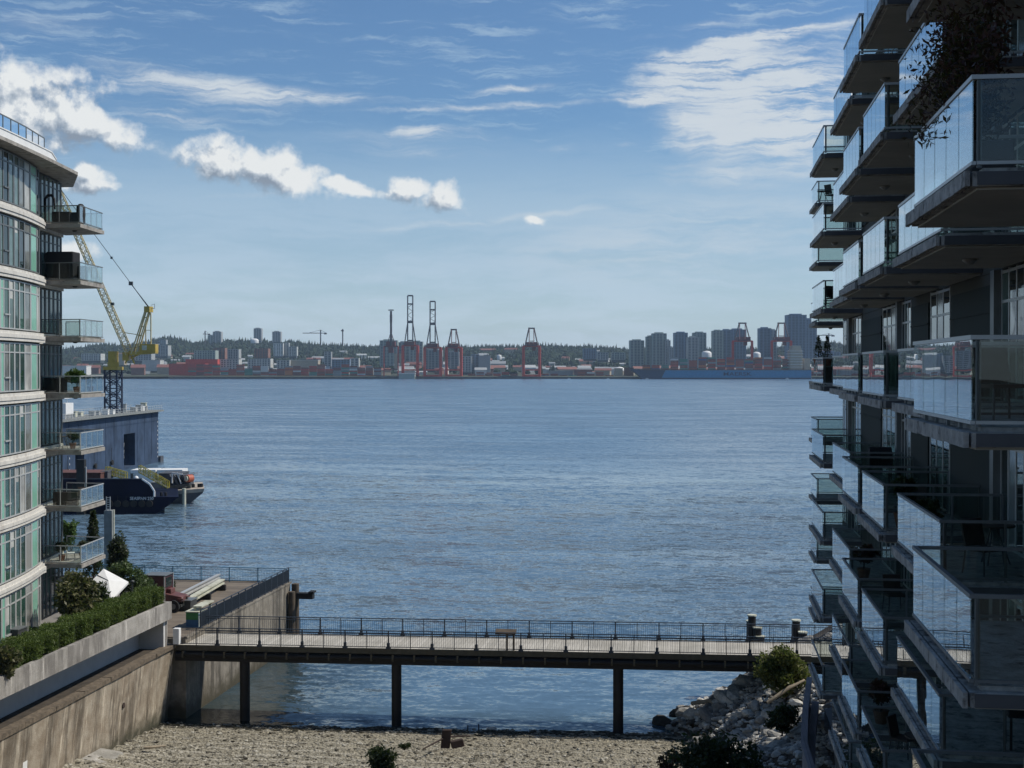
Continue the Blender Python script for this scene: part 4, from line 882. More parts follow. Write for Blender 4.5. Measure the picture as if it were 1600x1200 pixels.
for i, z in enumerate(LF):
    z0 = z+.28 if i else z+.02; z1 = z+3.3-.42 if i < 7 else 33.24; top = (i >= 6)
    fr = MB(); pn = []
    pts_ = [at_px(bayf, q) for q in bm_]
    for j, q in enumerate(pts_):
        w_ = .10 if j % 3 else .14; fr.obox((q[0]-.05, q[1], (z0+z1)/2), (.09,0,0), (0,w_/2,0), (0,0,(z1-z0)/2))
    for zz in (z0+.03, z0+(z1-z0)*.80, z1-.035):
        for a, b in zip(pts_[:-1], pts_[1:]): fr.bar((a[0]-.02, a[1], zz), (b[0]-.02, b[1], zz), .12, .07)
    a, b = pts_[4], pts_[5]; fr.bar((a[0]+.06, a[1], z0+.75), (b[0]+.06, b[1], z0+.75), .1, .07)
    for j in range(len(pts_)-1):
        a, b = pts_[j], pts_[j+1]; ty = typ[j]
        if top and ty == 'G' and j != 9: ty = 'g'
        if (i*7+j*3) % 5 == 0 and ty == 'd': ty = 'c'
        off = .02 if ty == 'G' else 0.0
        pn.append((ty, MB().add([(a[0]+off,a[1],z0),(b[0]+off,b[1],z0),(b[0]+off,b[1],z1),(a[0]+off,a[1],z1),(a[0]-.04,a[1],z0),(b[0]-.04,b[1],z0),(b[0]-.04,b[1],z1),(a[0]-.04,a[1],z1)], [(0,1,2,3),(7,6,5,4),(0,3,7,4),(1,5,6,2),(3,2,6,7),(0,4,5,1)])))
    fo_ = fr.build('window_wall', M['metal_light'] if i < 6 else M['metal_grey'], lb)
    for j, (key, mb_) in enumerate(pn):
        nm, mt = {'g':('pane','window_pale_green' if i < 6 else 'window_grey'),'d':('pane','window_green' if i < 6 else 'window_dark'),'c':('curtained_pane','window_blind' if (i+j) % 3 == 0 else 'window_curtain'),'G':('green_panel','green_panel')}[key]; mb_.build(nm, M[mt], fo_)
        if key in 'gd' and (i*5+j*7) % 4 == 0:     # a roller blind part way down behind the glass line
            a, b = pts_[j], pts_[j+1]; zz = z1-(z1-z0)*random.uniform(.25, .7); MB().add([(a[0]+.006,a[1]+.05,zz),(b[0]+.006,b[1]-.05,zz),(b[0]+.006,b[1]-.05,z1-.05),(a[0]+.006,a[1]+.05,z1-.05)], [(0,1,2,3)]).build('blind', M['window_blind'], fo_)
    fr = MB(); pn_ = MB(); ps = [at_px(rec, q) for q in recm]; ps = [rec[0]]+ps
    for q in ps: fr.obox((q[0]-.02, q[1], (z0+z1)/2), (.06,0,0), (0,.09,0), (0,0,(z1-z0)/2))
    for zz in (z0+.03, z0+(z1-z0)*.80, z1-.035): 
        for a, b in zip(ps[:-1], ps[1:]): fr.bar((a[0]-.01,a[1],zz),(b[0]-.01,b[1],zz), .08, .06)
    fo_ = fr.build('window_wall', M['metal_dark'], lb)
    for a, b in zip(ps[:-1], ps[1:]): MB().add([(a[0],a[1],z0),(b[0],b[1],z0),(b[0],b[1],z1),(a[0],a[1],z1)], [(0,1,2,3)]).build('pane', M['window_grey'], fo_)
    if i:
        m = MB(); ext = bayf[:-1]+[(-37.45,73.9)] if i < 6 else bayf+[(-38.2,75.6)]
        m.strip(ext, -.1, .17, z-.33, z-.16); m.strip(ext, -.1, .22, z-.157, z+.03); m.strip(ext, -.1, .13, z+.033, z+.20)
        e_ = ext[-1]; m.tube([(e_[0]-.0, e_[1], z-.328),(e_[0]-.0, e_[1], z+.028)], .2, 12)
        m.build('floor_band', M['white_band'], lb)
        m = MB(); m.strip([(-37.85,73.9)]+rec[1:]+[(-38.9,79.2)], -.1, .18, z-.38, z+.02); m.strip([(-37.9,73.9)]+rec[1:], -.1, .12, z+.023, z+.22); m.build('floor_band', M['white_band'], lb)
m = MB(); m.strip([(-38.78,79.0),(-45,80.2),(-62,81.3)], -.3, .1, 7.22, 33.1); m.build('north_wall', M['wall_dark'], lb)
# roof
m = MB(); rp = refine([(-34.0,52),(-34.0,57),(-34.3,62),(-34.85,66.5),(-35.55,71.2),(-36.5,76.6)])
m.prism(rp+[(-39.2,81.6),(-62,83),(-62,52)], 33.32, 33.50); m.build('roof_slab', M['roof_concrete'], lb)
m = MB(); pp = [q for q in offs(rp, -.35)][:-3]+[(-37.2,75.3),(-38.6,77.5)]; m.strip(pp, -.25, 0, 33.503, 34.02); m.strip(pp, -.30, .04, 34.023, 34.08); m.build('parapet', M['white_paint'], lb)
rl = [q for q in offs(rp, -1.3)][:-4]+[(-37.6,74.6),(-38.3,76.0)]
rail_ = MB()
for a, b in zip(rl[:-1], rl[1:]): rail_.bar((*a,35.2),(*b,35.2), .06); rail_.bar((*a,34.15),(*b,34.15), .05)
ro = rail_.build('roof_railing', M['metal_grey'], lb); po = MB(); gl = MB()
acc = 0
for a, b in zip(rl[:-1], rl[1:]):
    a_, b_ = Vector((*a,0)), Vector((*b,0)); L = (b_-a_).length; n = max(1, round(L/1.2))
    for j in range(n): q = a_.lerp(b_, j/n); po.bar((q.x,q.y,33.51),(q.x,q.y,35.17), .06)
    d = (b_-a_).normalized()*.03; nrm = Vector((d.y,-d.x,0))*.2
    gl.obox((a_+b_)/2+Vector((0,0,34.68)), (b_-a_)/2-d, nrm, (0,0,.48))
po.build('post', M['metal_grey'], ro); gl.build('glass_panel', M['roof_glass'], ro)
# balconies of the left building
BP = [(-38.3,75.15),(-35.6,75.0),(-36.1,79.3),(-38.75,79.6)]
def l_balcony(z, i):
    m = MB(); m.prism(BP, z-.22, z); m.prism([(-38.25,75.3),(-35.8,75.15),(-36.25,79.15),(-38.7,79.4)], z+.003, z+.06)
    b = m.build('balcony', M['roof_concrete'], lb); gb, gt = z+.12, z+1.02; o_ = [(-38.3,75.22),(-35.68,75.08),(-36.17,79.2),(-38.7,79.5)]
    nm = ['front_glass', 'side_glass', 'front_glass']
    hr = MB()
    for s in range(3):
        a, c_ = Vector((*o_[s],0)), Vector((*o_[s+1],0)); L = (c_-a).length; d = (c_-a)/L; nr = Vector((d.y,-d.x,0)); n = (2,4,2)[s]; g_ = MB()
        for j in range(n): q0, q1 = a+d*(L*j/n+.04), a+d*(L*(j+1)/n-.04); g_.obox((q0+q1)/2+Vector((0,0,(gb+gt)/2)), (q1-q0)/2, nr*.006, (0,0,(gt-gb)/2))
        g_.build(nm[s], M['balcony_glass' if s == 1 else 'balcony_glass_front'], b)
        U = Vector((0,0,1)); dz = .004*s
        hr.bar(a+U*(gt+.03+dz), c_+U*(gt+.03+dz), .06, .05); hr.bar(a+U*(gb-.03+dz), c_+U*(gb-.03+dz), .05, .05)
        for j in range(n+1): q = a+d*(.02+(L-.04)*j/n)-nr*.03; MB().bar(q+U*(z+.061), q+U*(gt), .04).build('post', M['metal_light'] if i < 4 else M['metal_grey'], b)
    hr.build('handrail', M['metal_light'] if i < 4 else M['metal_grey'], b)
    m = MB(); m.lathe((-36.8,76.8,z-.225), [(.001,-.09),(.10,-.08),(.15,-.02),(.15,0)], 12); m.build('soffit_light', M['metal_dark'], b)
for i, z in enumerate(LF[1:]): l_balcony(z, i)
def bx(x, y, z, w, d, h, name, mat, label, cat, bev=.04):
    m = MB(); m.box(x-w/2, x+w/2, y-d/2, y+d/2, z+.061, z+h); return one(m, name, M[mat], label, cat, bevel=bev)
Z = LF
bx(-37.0,75.8,Z[7],1.1,.9,.75,'covered_sofa','black_cloth','left of the two dark covered seats on the top left balcony','covered furniture'); bx(-36.2,75.9,Z[7],.42,.8,.72,'covered_stool','black_cloth','narrow covered seat at the corner of the top left balcony','covered furniture')
m = MB(); m.tube([(-38.0,75.5,Z[7]+.06),(-38.0,75.5,Z[7]+1.5),(-37.85,75.5,Z[7]+1.7),(-37.6,75.5,Z[7]+1.72),(-37.45,75.5,Z[7]+1.5),(-37.4,75.5,Z[7]+.9)], [.07,.07,.09,.09,.08,.05], 8); one(m, 'heater_arm', M['black_cloth'], 'black hooked patio lamp beside the wall on the top left balcony', 'lamp')
m = MB(); m.lathe((-35.95,75.8,Z[7]+.061), [(.22,0),(.26,.5),(.24,1.0),(.12,1.15),(.001,1.18)], 12); one(m, 'covered_planter', M['black_cloth'], 'tall rounded black cover in the corner of the top left balcony', 'covered furniture')
bx(-37.25,76.2,Z[6],1.7,1.0,1.75,'covered_cabinet','black_cloth','big black covered stack filling the second highest left balcony','covered furniture',.08)
bx(-36.25,76.6,Z[6],.5,.6,.95,'covered_chair','black_cloth','small covered chair beside the big black stack on the second highest left balcony','covered furniture')
def lp(x, y, z, H, r_, mat, label, n=900, size=.13, kind='blob'): return pot_plant(x, y, z+.01, H, r_, mat, label, n, kind, size)
lp(-36.35,76.0,Z[4],1.15,.55,'bright_leaf','spiky palm-like plant on the left balcony level with the far shore',900,.28); lp(-36.9,77.3,Z[4],.8,.5,'dark_leaf','dark foliage plant at the back of the left balcony level with the far shore'); lp(-36.5,78.2,Z[4],.7,.4,'shrub_leaf','pale foliage plant behind the side glass of the middle left balcony')
bx(-37.6,75.9,Z[4],1.2,.6,.95,'storage_box','black_cloth','black storage box on the left balcony level with the far shore','box')
lp(-36.7,76.2,Z[3],.75,.45,'olive_leaf','tangle of pots on the left balcony in front of the blue dock'); table(-37.4,76.4,Z[3]+.06,'table on the left balcony in front of the blue dock')
bx(-36.9,75.7,Z[2],1.5,.25,.85,'canvas_screen','furniture_brown','brown canvas hung inside the rail of the left balcony above the navy barge','screen',.02); chair(-36.6,77.2,Z[2]+.06,.5,'chair on the left balcony above the navy barge')
lp(-37.3,76.0,Z[1],.95,.5,'dark_leaf','dark bush overhanging the rail of the lowest left balcony',1000); lp(-36.5,77.0,Z[1],.9,.45,'olive_leaf','olive shrub on the lowest left balcony'); chair(-36.9,76.3,Z[1]+.06,2,'white chair on the lowest left balcony','white_paint')
# ---------------------------------------------------------------- harbour: floating dock, crane, barges
plain('dock_blue', (.042,.066,.112), .7, var=.3, scale=.25, streak=.5, dirt=(.020,.028,.04), spec=.2); plain('dock_grey', (.20,.21,.20), .8, var=.2); plain('navy_hull', (.004,.007,.022), .7, spec=.12, var=.25, scale=.3)
plain('barge_grey', (.07,.075,.085), .7, var=.25, scale=.5); plain('barge_deck', (.38,.33,.27), .8, var=.25, scale=1.2); plain('rust_box', (.11,.045,.035), .8, var=.25)
plain('crane_yellow', (.42,.30,.06), .6, var=.15, scale=.5); plain('crane_pale', (.50,.42,.22), .6, var=.1); plain('mast_blue', (.02,.03,.06), .6)
def H(px, y, d): return P(px, y, d).z
def lattice(mb, A, B, w, h, n, r_=.12, up=(0,0,1), mi=0, taper=1.0):
    A, B = Vector(A), Vector(B); d = (B-A).normalized(); u = Vector(up)
    if abs(d.dot(u)) > .95: u = Vector((0,1,0))
    s_ = d.cross(u).normalized(); t_ = s_.cross(d)
    def c(k, i, j): q = A.lerp(B, k); f = 1+(taper-1)*k; return q+s_*w/2*i*f+t_*h/2*j*f
    cs = [(-1,-1),(1,-1),(1,1),(-1,1)]
    for (i, j) in cs: mb.bar(c(0,i,j), c(1,i,j), r_*1.5)
    for k in range(n):
        a, b = k/n, (k+1)/n
        for q in range(4):
            i, j = cs[q], cs[(q+1)%4]; x = (i, j) if (k+q) % 2 else (j, i); mb.bar(c(a,*x[0]), c(b,*x[1]), r_*.8); mb.bar(c(b,*i), c(b,*j), r_*.8)
def plan(px, d): v = P(px, 573, d); return (v.x, v.y)
dk = thing('floating_dock', (*plan(200, 300), 0), 'tall blue wing wall of a floating dry dock with an open dark doorway', 'dry dock')
A_, B_ = Vector((*plan(40, 238), 0)), Vector((*plan(247, 315), 0)); D_ = (B_-A_).normalized(); N_ = Vector((-D_.y, D_.x, 0))
def on_wall(px):                    # distance along the dock wall for a picture column
    v = ray(px, 573); v = Vector((v.x, v.y)); a = Vector((A_.x, A_.y)); d = Vector((D_.x, D_.y)); det = d.x*(-v.y)+v.x*d.y
    return ((-a.x)*(-v.y)-(-v.x)*(-a.y))/(d.x*(-v.y)-(-v.x)*d.y)
L_ = (B_-A_).length; T1 = 11.7; s1, s2 = on_wall(193), on_wall(210.5); s3, s4 = on_wall(117), on_wall(131)
def wallbox(mb, sa, sb, z0, z1, n0=0.0, n1=6.0):
    mb.obox(A_+D_*(sa+sb)/2+N_*(n0+n1)/2+Vector((0,0,(z0+z1)/2)), D_*(sb-sa)/2, N_*(n1-n0)/2, (0,0,(z1-z0)/2))
m = MB(); wallbox(m, 0, s3, -1, T1); wallbox(m, s3, s4, 5.2, T1); wallbox(m, s4, s1, -1, T1); wallbox(m, s1, s2, 7.6, T1); wallbox(m, s2, L_, -1, T1); wallbox(m, s1, s2, -1, .5); m.build('wing_wall', M['dock_blue'], dk)
m = MB(); wallbox(m, 0, L_+1.2, T1+.003, T1+.35, -1.0, 6.5); m.build('walkway', M['dock_grey'], dk)
m = MB(); wallbox(m, 0, L_+3.0, -1, 1.2, 6.01, 30); wallbox(m, L_+.01, L_+2.4, -1, 1.3, -.5, 6.0); m.build('pontoon', M['barge_grey'], dk)
m = MB(); c = B_+D_*1.4+N_*2; m.tube([c+Vector((0,0,1.3)), c+Vector((0,0,3.0))], .35, 10); m.tube([c+Vector((0,0,3.003)), c+Vector((0,0,3.3))], .5, 10); m.build('bollard', M['pile_black'], dk)
m = MB()
for i in range(9): q = A_+D_*(L_-.55)-N_*.02+Vector((0,0,1.3+i*1.0)); m.obox(q, D_*.12, N_*.01, (0,0,.18))
for i in range(4): q = A_+D_*on_wall(108)-N_*.02+Vector((0,0,1.3+i*1.1)); m.obox(q, D_*.10, N_*.01, (0,0,.18))
m.build('draught_marks', M['white_paint'], dk)
m = MB(); sm_ = (s1+s2)/2; q = A_+D_*sm_+N_*1.5
for (a, b) in (((-1,1.0),(1,5.5)), ((-.9,6.8),(.9,2.2)), ((-.2,1),(.9,4.0)), ((-.9,2.0),(.5,5.9))): m.bar(q+D_*a[0]+Vector((0,0,a[1])), q+D_*b[0]+Vector((0,0,b[1])), .13)
m.build('inner_struts', M['metal_light'], dk)
m = MB(); wallbox(m, s1-.5, s2+.5, .5, 7.6, 3.2, 3.4); m.build('doorway_shade', M['inner_dark'], dk)  # near-black panel added behind the doorway to stand for the shade inside
m = MB()
for i in range(1, 15): wallbox(m, L_*i/15-.05, L_*i/15+.05, 7.7, T1-.02, -.05, -.005) if s1-1 < L_*i/15 < s2+1 or s3-1 < L_*i/15 < s4+1 else wallbox(m, L_*i/15-.05, L_*i/15+.05, 1, T1-.02, -.05, -.005)
wallbox(m, 0, L_, 9.6, 9.75, -.09, -.051); wallbox(m, 0, L_, T1-.5, T1-.3, -.14, -.051); m.build('plate_seams', M['dock_blue'], dk)
m = MB()
for i in (5, 12, 19, 27, 34, 44): 
    if i < L_ and not (s1-1 < i < s2+1): q = A_+D_*i-N_*.25+Vector((0,0,2.2)); m.tube([q, q-N_*.3], .55, 12, smooth=False); m.tube([q, q+Vector((0,0,3))], .05, 5)
m.build('tyre_fenders', M['tyre'], dk)
m = MB(); n = 46
for off in (-.9, 6.3):
    for i in range(n): q = A_+D_*(L_*i/n+1)+N_*off+Vector((0,0,T1+.35)); m.bar(q, q+Vector((0,0,1.1)), .07)
    for hh in (.6, 1.1): m.bar(A_+N_*off+Vector((0,0,T1+.35+hh)), B_+D_*.8+N_*off+Vector((0,0,T1+.35+hh)), .06)
m.build('guard_rail', M['metal_light'], dk)
def on_dock(px, w, h, dd, nm, mat, label, cat, n=2.5):
    q = A_+D_*on_wall(px)+N_*n+Vector((0,0,T1+.36)); m = MB(); m.obox(q+Vector((0,0,h/2)), D_*w/2, N_*dd/2, (0,0,h/2)); m.obox(q+Vector((0,0,h+.06)), D_*(w/2+.1), N_*(dd/2+.1), (0,0,.055)); one(m, nm, M[mat], label, cat)
m = MB(); q = A_+D_*on_wall(115)+N_*2+Vector((0,0,T1+.36)); m.obox(q+Vector((0,0,1.9)), D_*2.0, N_*1.2, (0,0,1.1))
for i in range(7): m.obox(q+D_*(-1.9+i*.63)+Vector((0,0,.4)), D_*.07, N_*1.1, (0,0,.4))
m.obox(q+Vector((0,0,3.9)), D_*2.0, N_*1.0, (0,0,.04)); 
for i in (-1.9, 1.9): m.bar(q+D_*i+Vector((0,0,3)), q+D_*i+Vector((0,0,3.9)), .08)
one(m, 'dock_cabin', M['white_paint'], 'white cabin on legs standing on the left end of the blue dock wall', 'cabin')
rr = random.Random(5)
for i, px in enumerate((142, 152, 160, 168, 176, 184, 216, 222, 228, 233, 238, 243)):
    on_dock(px, rr.uniform(.7,1.6), rr.uniform(.7,1.8 if px > 210 else 1.1), 1.2, 'deck_locker', rr.choice(['beam_pale','metal_light','rust_box','white_paint']), ('first','second','third','fourth','fifth','sixth')[i%6]+' pile of pale deck gear '+('right' if px > 210 else 'left')+' of the crane mast, counted from the left', 'deck gear', rr.uniform(1, 4))
# tower crane on the dock
cc = A_+D_*on_wall(200)+N_*3.2; dC = cc.dot(_fh); cz = lambda y: EYE+(573-y)*dC/F; cx = lambda px: P(px, 573, dC)
Rt = Vector((_r.x, _r.y, 0))
def C(px, y, off=0): return cx(px)+Vector((0,0,cz(y)-EYE))+_fh*off
tcn = thing('tower_crane', (cc.x, cc.y, T1+.36), 'yellow luffing tower crane on a dark blue lattice mast standing on the dock wall', 'crane')
m = MB(); lattice(m, (cc.x,cc.y,T1+.36), (cc.x,cc.y,cz(578)), 2.7, 2.7, 7, .20, up=(0,1,0)); m.build('mast', M['mast_blue'], tcn)
m = MB(); m.box(cc.x-1.6,cc.x+1.6,cc.y-1.6,cc.y+1.6,cz(578),cz(573)); m.tube([(cc.x,cc.y,cz(573)),(cc.x,cc.y,cz(566))], 1.25, 14, smooth=False); m.box(cc.x-.75,cc.x+.75,cc.y-.9,cc.y+.9,cz(566),cz(549)); m.obox(C(197,557), Rt*.6, _fh*.7, (0,0,.9)); m.bar(C(196,568), C(204,548), .3); m.bar(C(210,568), C(202,548), .3); m.build('slewing_unit', M['crane_yellow'], tcn)
m = MB(); foot = C(203,553); tip = C(76, 262); lattice(m, foot, tip, 1.35, 1.35, 44, .11, taper=.85); m.build('jib', M['crane_pale'], tcn)
m = MB()
for off in (-1, 1): m.bar(C(207,553,off), C(229,482,off*.5), .27); m.bar(C(214,553,off), C(235,482,off*.5), .27)
for k in (.2, .4, .6, .8): a = C(207,553).lerp(C(229,482), k); b = C(214,553).lerp(C(235,482), k); m.bar(a, b, .2)
m.build('a_frame', M['crane_pale'], tcn)
m = MB(); m.box(*sorted((C(228,485).x, C(237,485).x)), C(232,485).y-1, C(232,485).y+1, cz(488), cz(479)); m.build('sheave_head', M['crane_yellow'], tcn)
m = MB(); m.bar(C(233,482), C(242,482), .12); m.bar(C(242,482), C(242,475), .1); m.bar(C(236,477), C(242,475), .08); m.build('head_platform', M['metal_light'], tcn)
m = MB(); m.bar(C(236,489), C(236,538), .22); m.bar(C(228,500), C(228,540), .18); m.bar(C(228,516), C(236,516), .12); m.build('back_stay', M['crane_pale'], tcn)
m = MB(); q0, q1 = C(204,552), C(245,549); m.obox((q0+q1)/2+Vector((0,0,-.1)), (q1-q0)/2, _fh*1.1, (0,0,.35)); m.bar(C(204,560), C(222,551), .35); m.bar(C(206,545), C(222,540), .15); m.bar(C(222,540), C(222,550), .12); m.build('counter_jib', M['crane_yellow'], tcn)
m = MB(); q = C(233,544); m.obox(q, Rt*1.7, _fh*1.2, (0,0,.85)); m.obox(C(241,545), Rt*.55, _fh*1.3, (0,0,.95)); m.build('counterweight', M['crane_yellow'], tcn)
m = MB(); m.obox(C(228,543.5), Rt*.5, _fh*1.25, (0,0,.5)); m.build('winch_housing', M['beam_pale'], tcn)
m = MB(); m.bar(C(196,520), C(222,524), .16); m.bar(C(196,520), C(192,516), .2); m.build('luffing_strut', M['crane_pale'], tcn)
m = MB(); m.bar(C(232,480), C(205,443), .14); m.bar(C(234,481), C(206,445), .14); m.bar(C(205,443), C(84,280), .10); m.obox(C(205,443), Rt*.4, _fh*.3, (0,0,.4)); m.obox(C(175,403), Rt*.2, _fh*.2, (0,0,.25)); m.build('pendant_rope', M['metal_dark'], tcn)
m = MB(); q = C(176,475); m.obox(q, Rt*.35, _fh*.35, (0,0,.3)); m.build('jib_lamp', M['metal_dark'], tcn)
# barges
def profile(name, pts, d, depth, mat, parent):
    ed_ = Vector((ray(262,573).x, ray(262,573).y, 0)).normalized() if d < 300 else _fh
    m = MB(); f = [P(px, y, d) for px, y in pts]; k = [p_+ed_*depth for p_ in f]; n = len(f)
    a = sum(pts[i][0]*pts[(i+1)%n][1]-pts[(i+1)%n][0]*pts[i][1] for i in range(n))
    fa = tuple(range(n)); m.add(f+k, [fa if a < 0 else fa[::-1], tuple(i+n for i in (fa[::-1] if a < 0 else fa))]+[(i,(i+1)%n,(i+1)%n+n,i+n) for i in range(n)]); return m.build(name, mat, parent)
def text(body, loc, h, width, mat, parent=None, name='lettering', rz=None, depth=.03):
    c = bpy.data.curves.new('lettering', 'FONT'); c.body = body; c.size = 1; c.align_x = 'CENTER'; c.align_y = 'CENTER'; c.extrude = .02; c.offset = .012
    o = bpy.data.objects.new('lettering', c); COL.objects.link(o); dg = bpy.context.evaluated_depsgraph_get(); me = bpy.data.meshes.new_from_object(o.evaluated_get(dg)); bpy.data.objects.remove(o)
    o = bpy.data.objects.new(name, me); COL.objects.link(o); me.materials.clear(); me.materials.append(mat)
    xs = [v.co.x for v in me.vertices]; ys = [v.co.y for v in me.vertices]; sx = width/(max(xs)-min(xs)); sy = h/(max(ys)-min(ys))
    for v in me.vertices: v.co = (v.co.x*sx, v.co.z*2, v.co.y*sy)
    me.flip_normals(); me.update(); o.rotation_euler = (0, 0, TH if rz is None else rz)
    if parent is not None: o.parent = parent; o.location = Vector(loc)-wloc(parent)
    else: o.location = loc
    return o
b1 = thing('navy_barge', (*plan(190, 205), 0), 'long navy blue cargo barge with white lettering and a cut-down raked bow', 'barge')
profile('hull', [(60,776.5),(279,776.5),(263,790),(240,804.5),(60,804.5)], 204, 15, M['navy_hull'], b1); profile('bulwark', [(60,749),(222,749),(234,757),(241,768),(241,776.4),(60,776.4)], 204, .8, M['navy_hull'], b1); profile('bulwark', [(60,751),(222,751),(234,759),(240,768),(240,776.2),(60,776.2)], 218, .8, M['navy_hull'], b1)
text('SEASPAN 250', P(221.5, 779, 203.93), .46, 3.5, M['white_paint'], b1)
m = MB(); pts = [(222,748.6),(234,756.6),(241,767.6),(241,776)]
for a, b in zip(pts[:-1], pts[1:]): m.bar(P(*a, 203.9), P(*b, 203.9), .22)
m.build('bow_trim', M['white_paint'], b1)
for px in (172, 184, 197, 209, 222, 234): q = P(px, 787, 203.7); m = MB(); m.tube([q, q-_fh*.3], .5, 12, smooth=False); m.bar(q, q+Vector((0,0,1.2)), .05); m.build('tyre_fender', M['tyre'], b1)
m = MB(); q = P(225, 748, 212); m.bar(P(60,748.4,204.2), P(222,748.4,204.2), .18); m.build('gunwale', M['barge_grey'], b1)
for px in (252, 259): q = P(px, 776.3, 205.5); m = MB(); m.tube([q, q+Vector((0,0,.7))], .22, 8); m.build('bollard', M['pile_black'], b1)
q = P(213, 748.6, 206); m = MB(); m.lathe(q, [(.35,0),(.35,.15),(.25,.4),(.001,.5)], 10); m.build('vent', M['white_paint'], b1)
def box_px(px0, px1, y0, y1, d, dd, name, mat, label, cat):
    m = MB(); a = P(px0, y1, d); b = P(px1, y0, d); c = (a+b)/2+_fh*dd/2; m.obox(c, Rt*abs((b-a).dot(_r))/2, _fh*dd/2, (0,0,abs(b.z-a.z)/2)); m.obox(c+Vector((0,0,abs(b.z-a.z)/2+.08)), Rt*(abs((b-a).dot(_r))/2+.08), _fh*(dd/2+.08), (0,0,.075)); return one(m, name, M[mat], label, cat)
box_px(60, 157, 740, 748.9, 208, 6, 'cargo_hatch', 'rust_box', 'long rust brown cargo housing with pale top on the navy barge deck', 'cargo housing')
box_px(158, 168, 738, 748.9, 210, 5, 'deck_housing', 'barge_grey', 'small grey housing on the navy barge next to the brown cargo housing', 'deck housing')
t = thing('steel_column', (*plan(127, 198), 0), 'dark square steel column with a thin pale frame standing at the navy barge side', 'column')
m = MB(); a = P(127, 745, 203.2); m.obox((a.x,a.y,3.6), Rt*.58, _fh*.5, (0,0,4.6)); m.build('column', M['pile_black'], t)
m = MB(); a, b, c_ = P(122,730,203), P(134.5,730,203), P(134.5,765,203); m.bar(a, b, .15); m.bar(b, c_, .15); m.build('frame', M['metal_light'], t)
b2 = thing('deck_barge', (*plan(280, 222), 0), 'grey flat deck barge with pale raked bow moored beyond the navy barge', 'barge')
profile('hull', [(180,767),(250,768),(319.5,763.5),(317,770),(293,790),(240,796),(180,796)], 219, 13, M['barge_grey'], b2)
m = MB()
profile('deck', [(250,767.8),(319.5,763.3),(318,768.5),(250,775)], 218.9, 13.1, M['barge_deck'], b2)
for px, y in ((302,757),(311,756),(315,760)): q = P(px, 765.5-(px-290)*.05, 222); m = MB(); m.tube([q, q+Vector((0,0,.9))], .28, 8); m.build('bollard', M['pile_black'], b2)
m = MB(); q = P(287.5, 766, 217.5); m.tube([(q.x,q.y,-2),(q.x,q.y,q.z+.3)], .32, 12); one(m, 'mooring_pile', M['beam_pale'], 'pale yellow round pile standing against the deck barge bow', 'pile')
box_px(248, 284, 741, 762, 226, 5, 'deck_machinery', 'barge_grey', 'dark grey block of machinery on the deck barge', 'machinery')
box_px(236, 252, 755, 765, 221, 3, 'deck_engine', 'dock_grey', 'grey engine block on the deck barge below the yellow gangway', 'machinery')
t = thing('shed_roof', (*plan(245, 236), 0), 'long white flat canopy roof behind the yellow gangways on the barges', 'canopy')
for px0, px1 in ((204,243),(245,285)): m = MB(); a = P(px0, 737, 236); b = P(px1, 736.5, 236); m.obox((a+b)/2+_fh*2, (b-a)/2, _fh*2, (0,0,.28)); m.build('roof_panel', M['white_paint'], t)
for px in (206, 244, 283): m = MB(); a = P(px, 737.5, 236.5); m.bar(a, (a.x,a.y,-1), .35); m.build('post', M['metal_dark'], t)
t = thing('tilted_conveyor', (*plan(270, 222), 0), 'tilted dark steel conveyor hopper with a white frame on the deck barge', 'conveyor')
m = MB(); a, b = P(252, 764, 221), P(297, 757, 221); m.bar(a, b, .9, .45); m.build('belt', M['metal_dark'], t)
m = MB()
for px in (270, 277, 284, 291): a, b = P(px-6, 741.5, 221.5), P(px+3, 760, 221.5); m.bar(a, b, .5, .3)
m.obox(P(283,750,223), Rt*1.8, _fh*1.2, (0,0,.9)); m.build('hopper', M['barge_grey'], t)
m = MB(); m.bar(P(269,739,220.6), P(269,755,220.6), .18); m.bar(P(269,739,220.6), P(285,741,220.6), .18); m.bar(P(276,738,220.6), P(283,756,220.6), .13); m.build('white_frame', M['white_paint'], t)
t = thing('orange_reel', (*plan(296, 221), 0), 'orange-red round reel at the end of the conveyor on the deck barge', 'reel')
q = P(295.5, 747.5, 221); m = MB(); m.tube([q-_fh*.3-Rt*.3, q+_fh*.6+Rt*.3], .6, 20, smooth=False); m.build('drum', M['orange_paint'], t)
m = MB(); m.tube([q-_fh*.42-Rt*.42, q-_fh*.3-Rt*.3], .45, 16, smooth=False); m.build('hub', M['beam_pale'], t)
m = MB(); m.bar(q-Vector((0,0,.9)), (q.x,q.y,P(296,764,221).z), .5); m.build('stand', M['metal_dark'], t)
def gangway(p0, p1, d, h, label):
    a, b = P(*p0, d), P(*p1, d); t = thing('yellow_gangway', (a.x, a.y, 5), label, 'gangway'); V1 = Vector((0,0,h)); n = 6; nb = 0
    m = MB(); m.obox((a+b)/2+_fh*.5, (b-a)/2, _fh*.45, (0,0,.04)); m.build('walkway', M['metal_dark'], t)
    for off in (0, 1.0):
        m = MB(); o_ = _fh*off
        for hh in (.5, 1): m.bar(a+o_+V1*hh, b+o_+V1*hh, .10)
        m.bar(a+o_, b+o_, .12)
        for i in range(n+1): q = a.lerp(b, i/n)+o_; m.bar(q, q+V1, .10)
        m.build('handrail', M['yellow_paint'], t)
gangway((165,740),(196,749), 212, 1.05, 'left yellow railed gangway sloping down onto the navy barge')
gangway((217,738),(262,763), 214, 1.05, 'right yellow railed gangway sloping down to the deck barge')
t = thing('ladder_dolphin', (*plan(171, 132), 0), 'square dark concrete mooring dolphin with a white ladder above the trees', 'mooring dolphin')
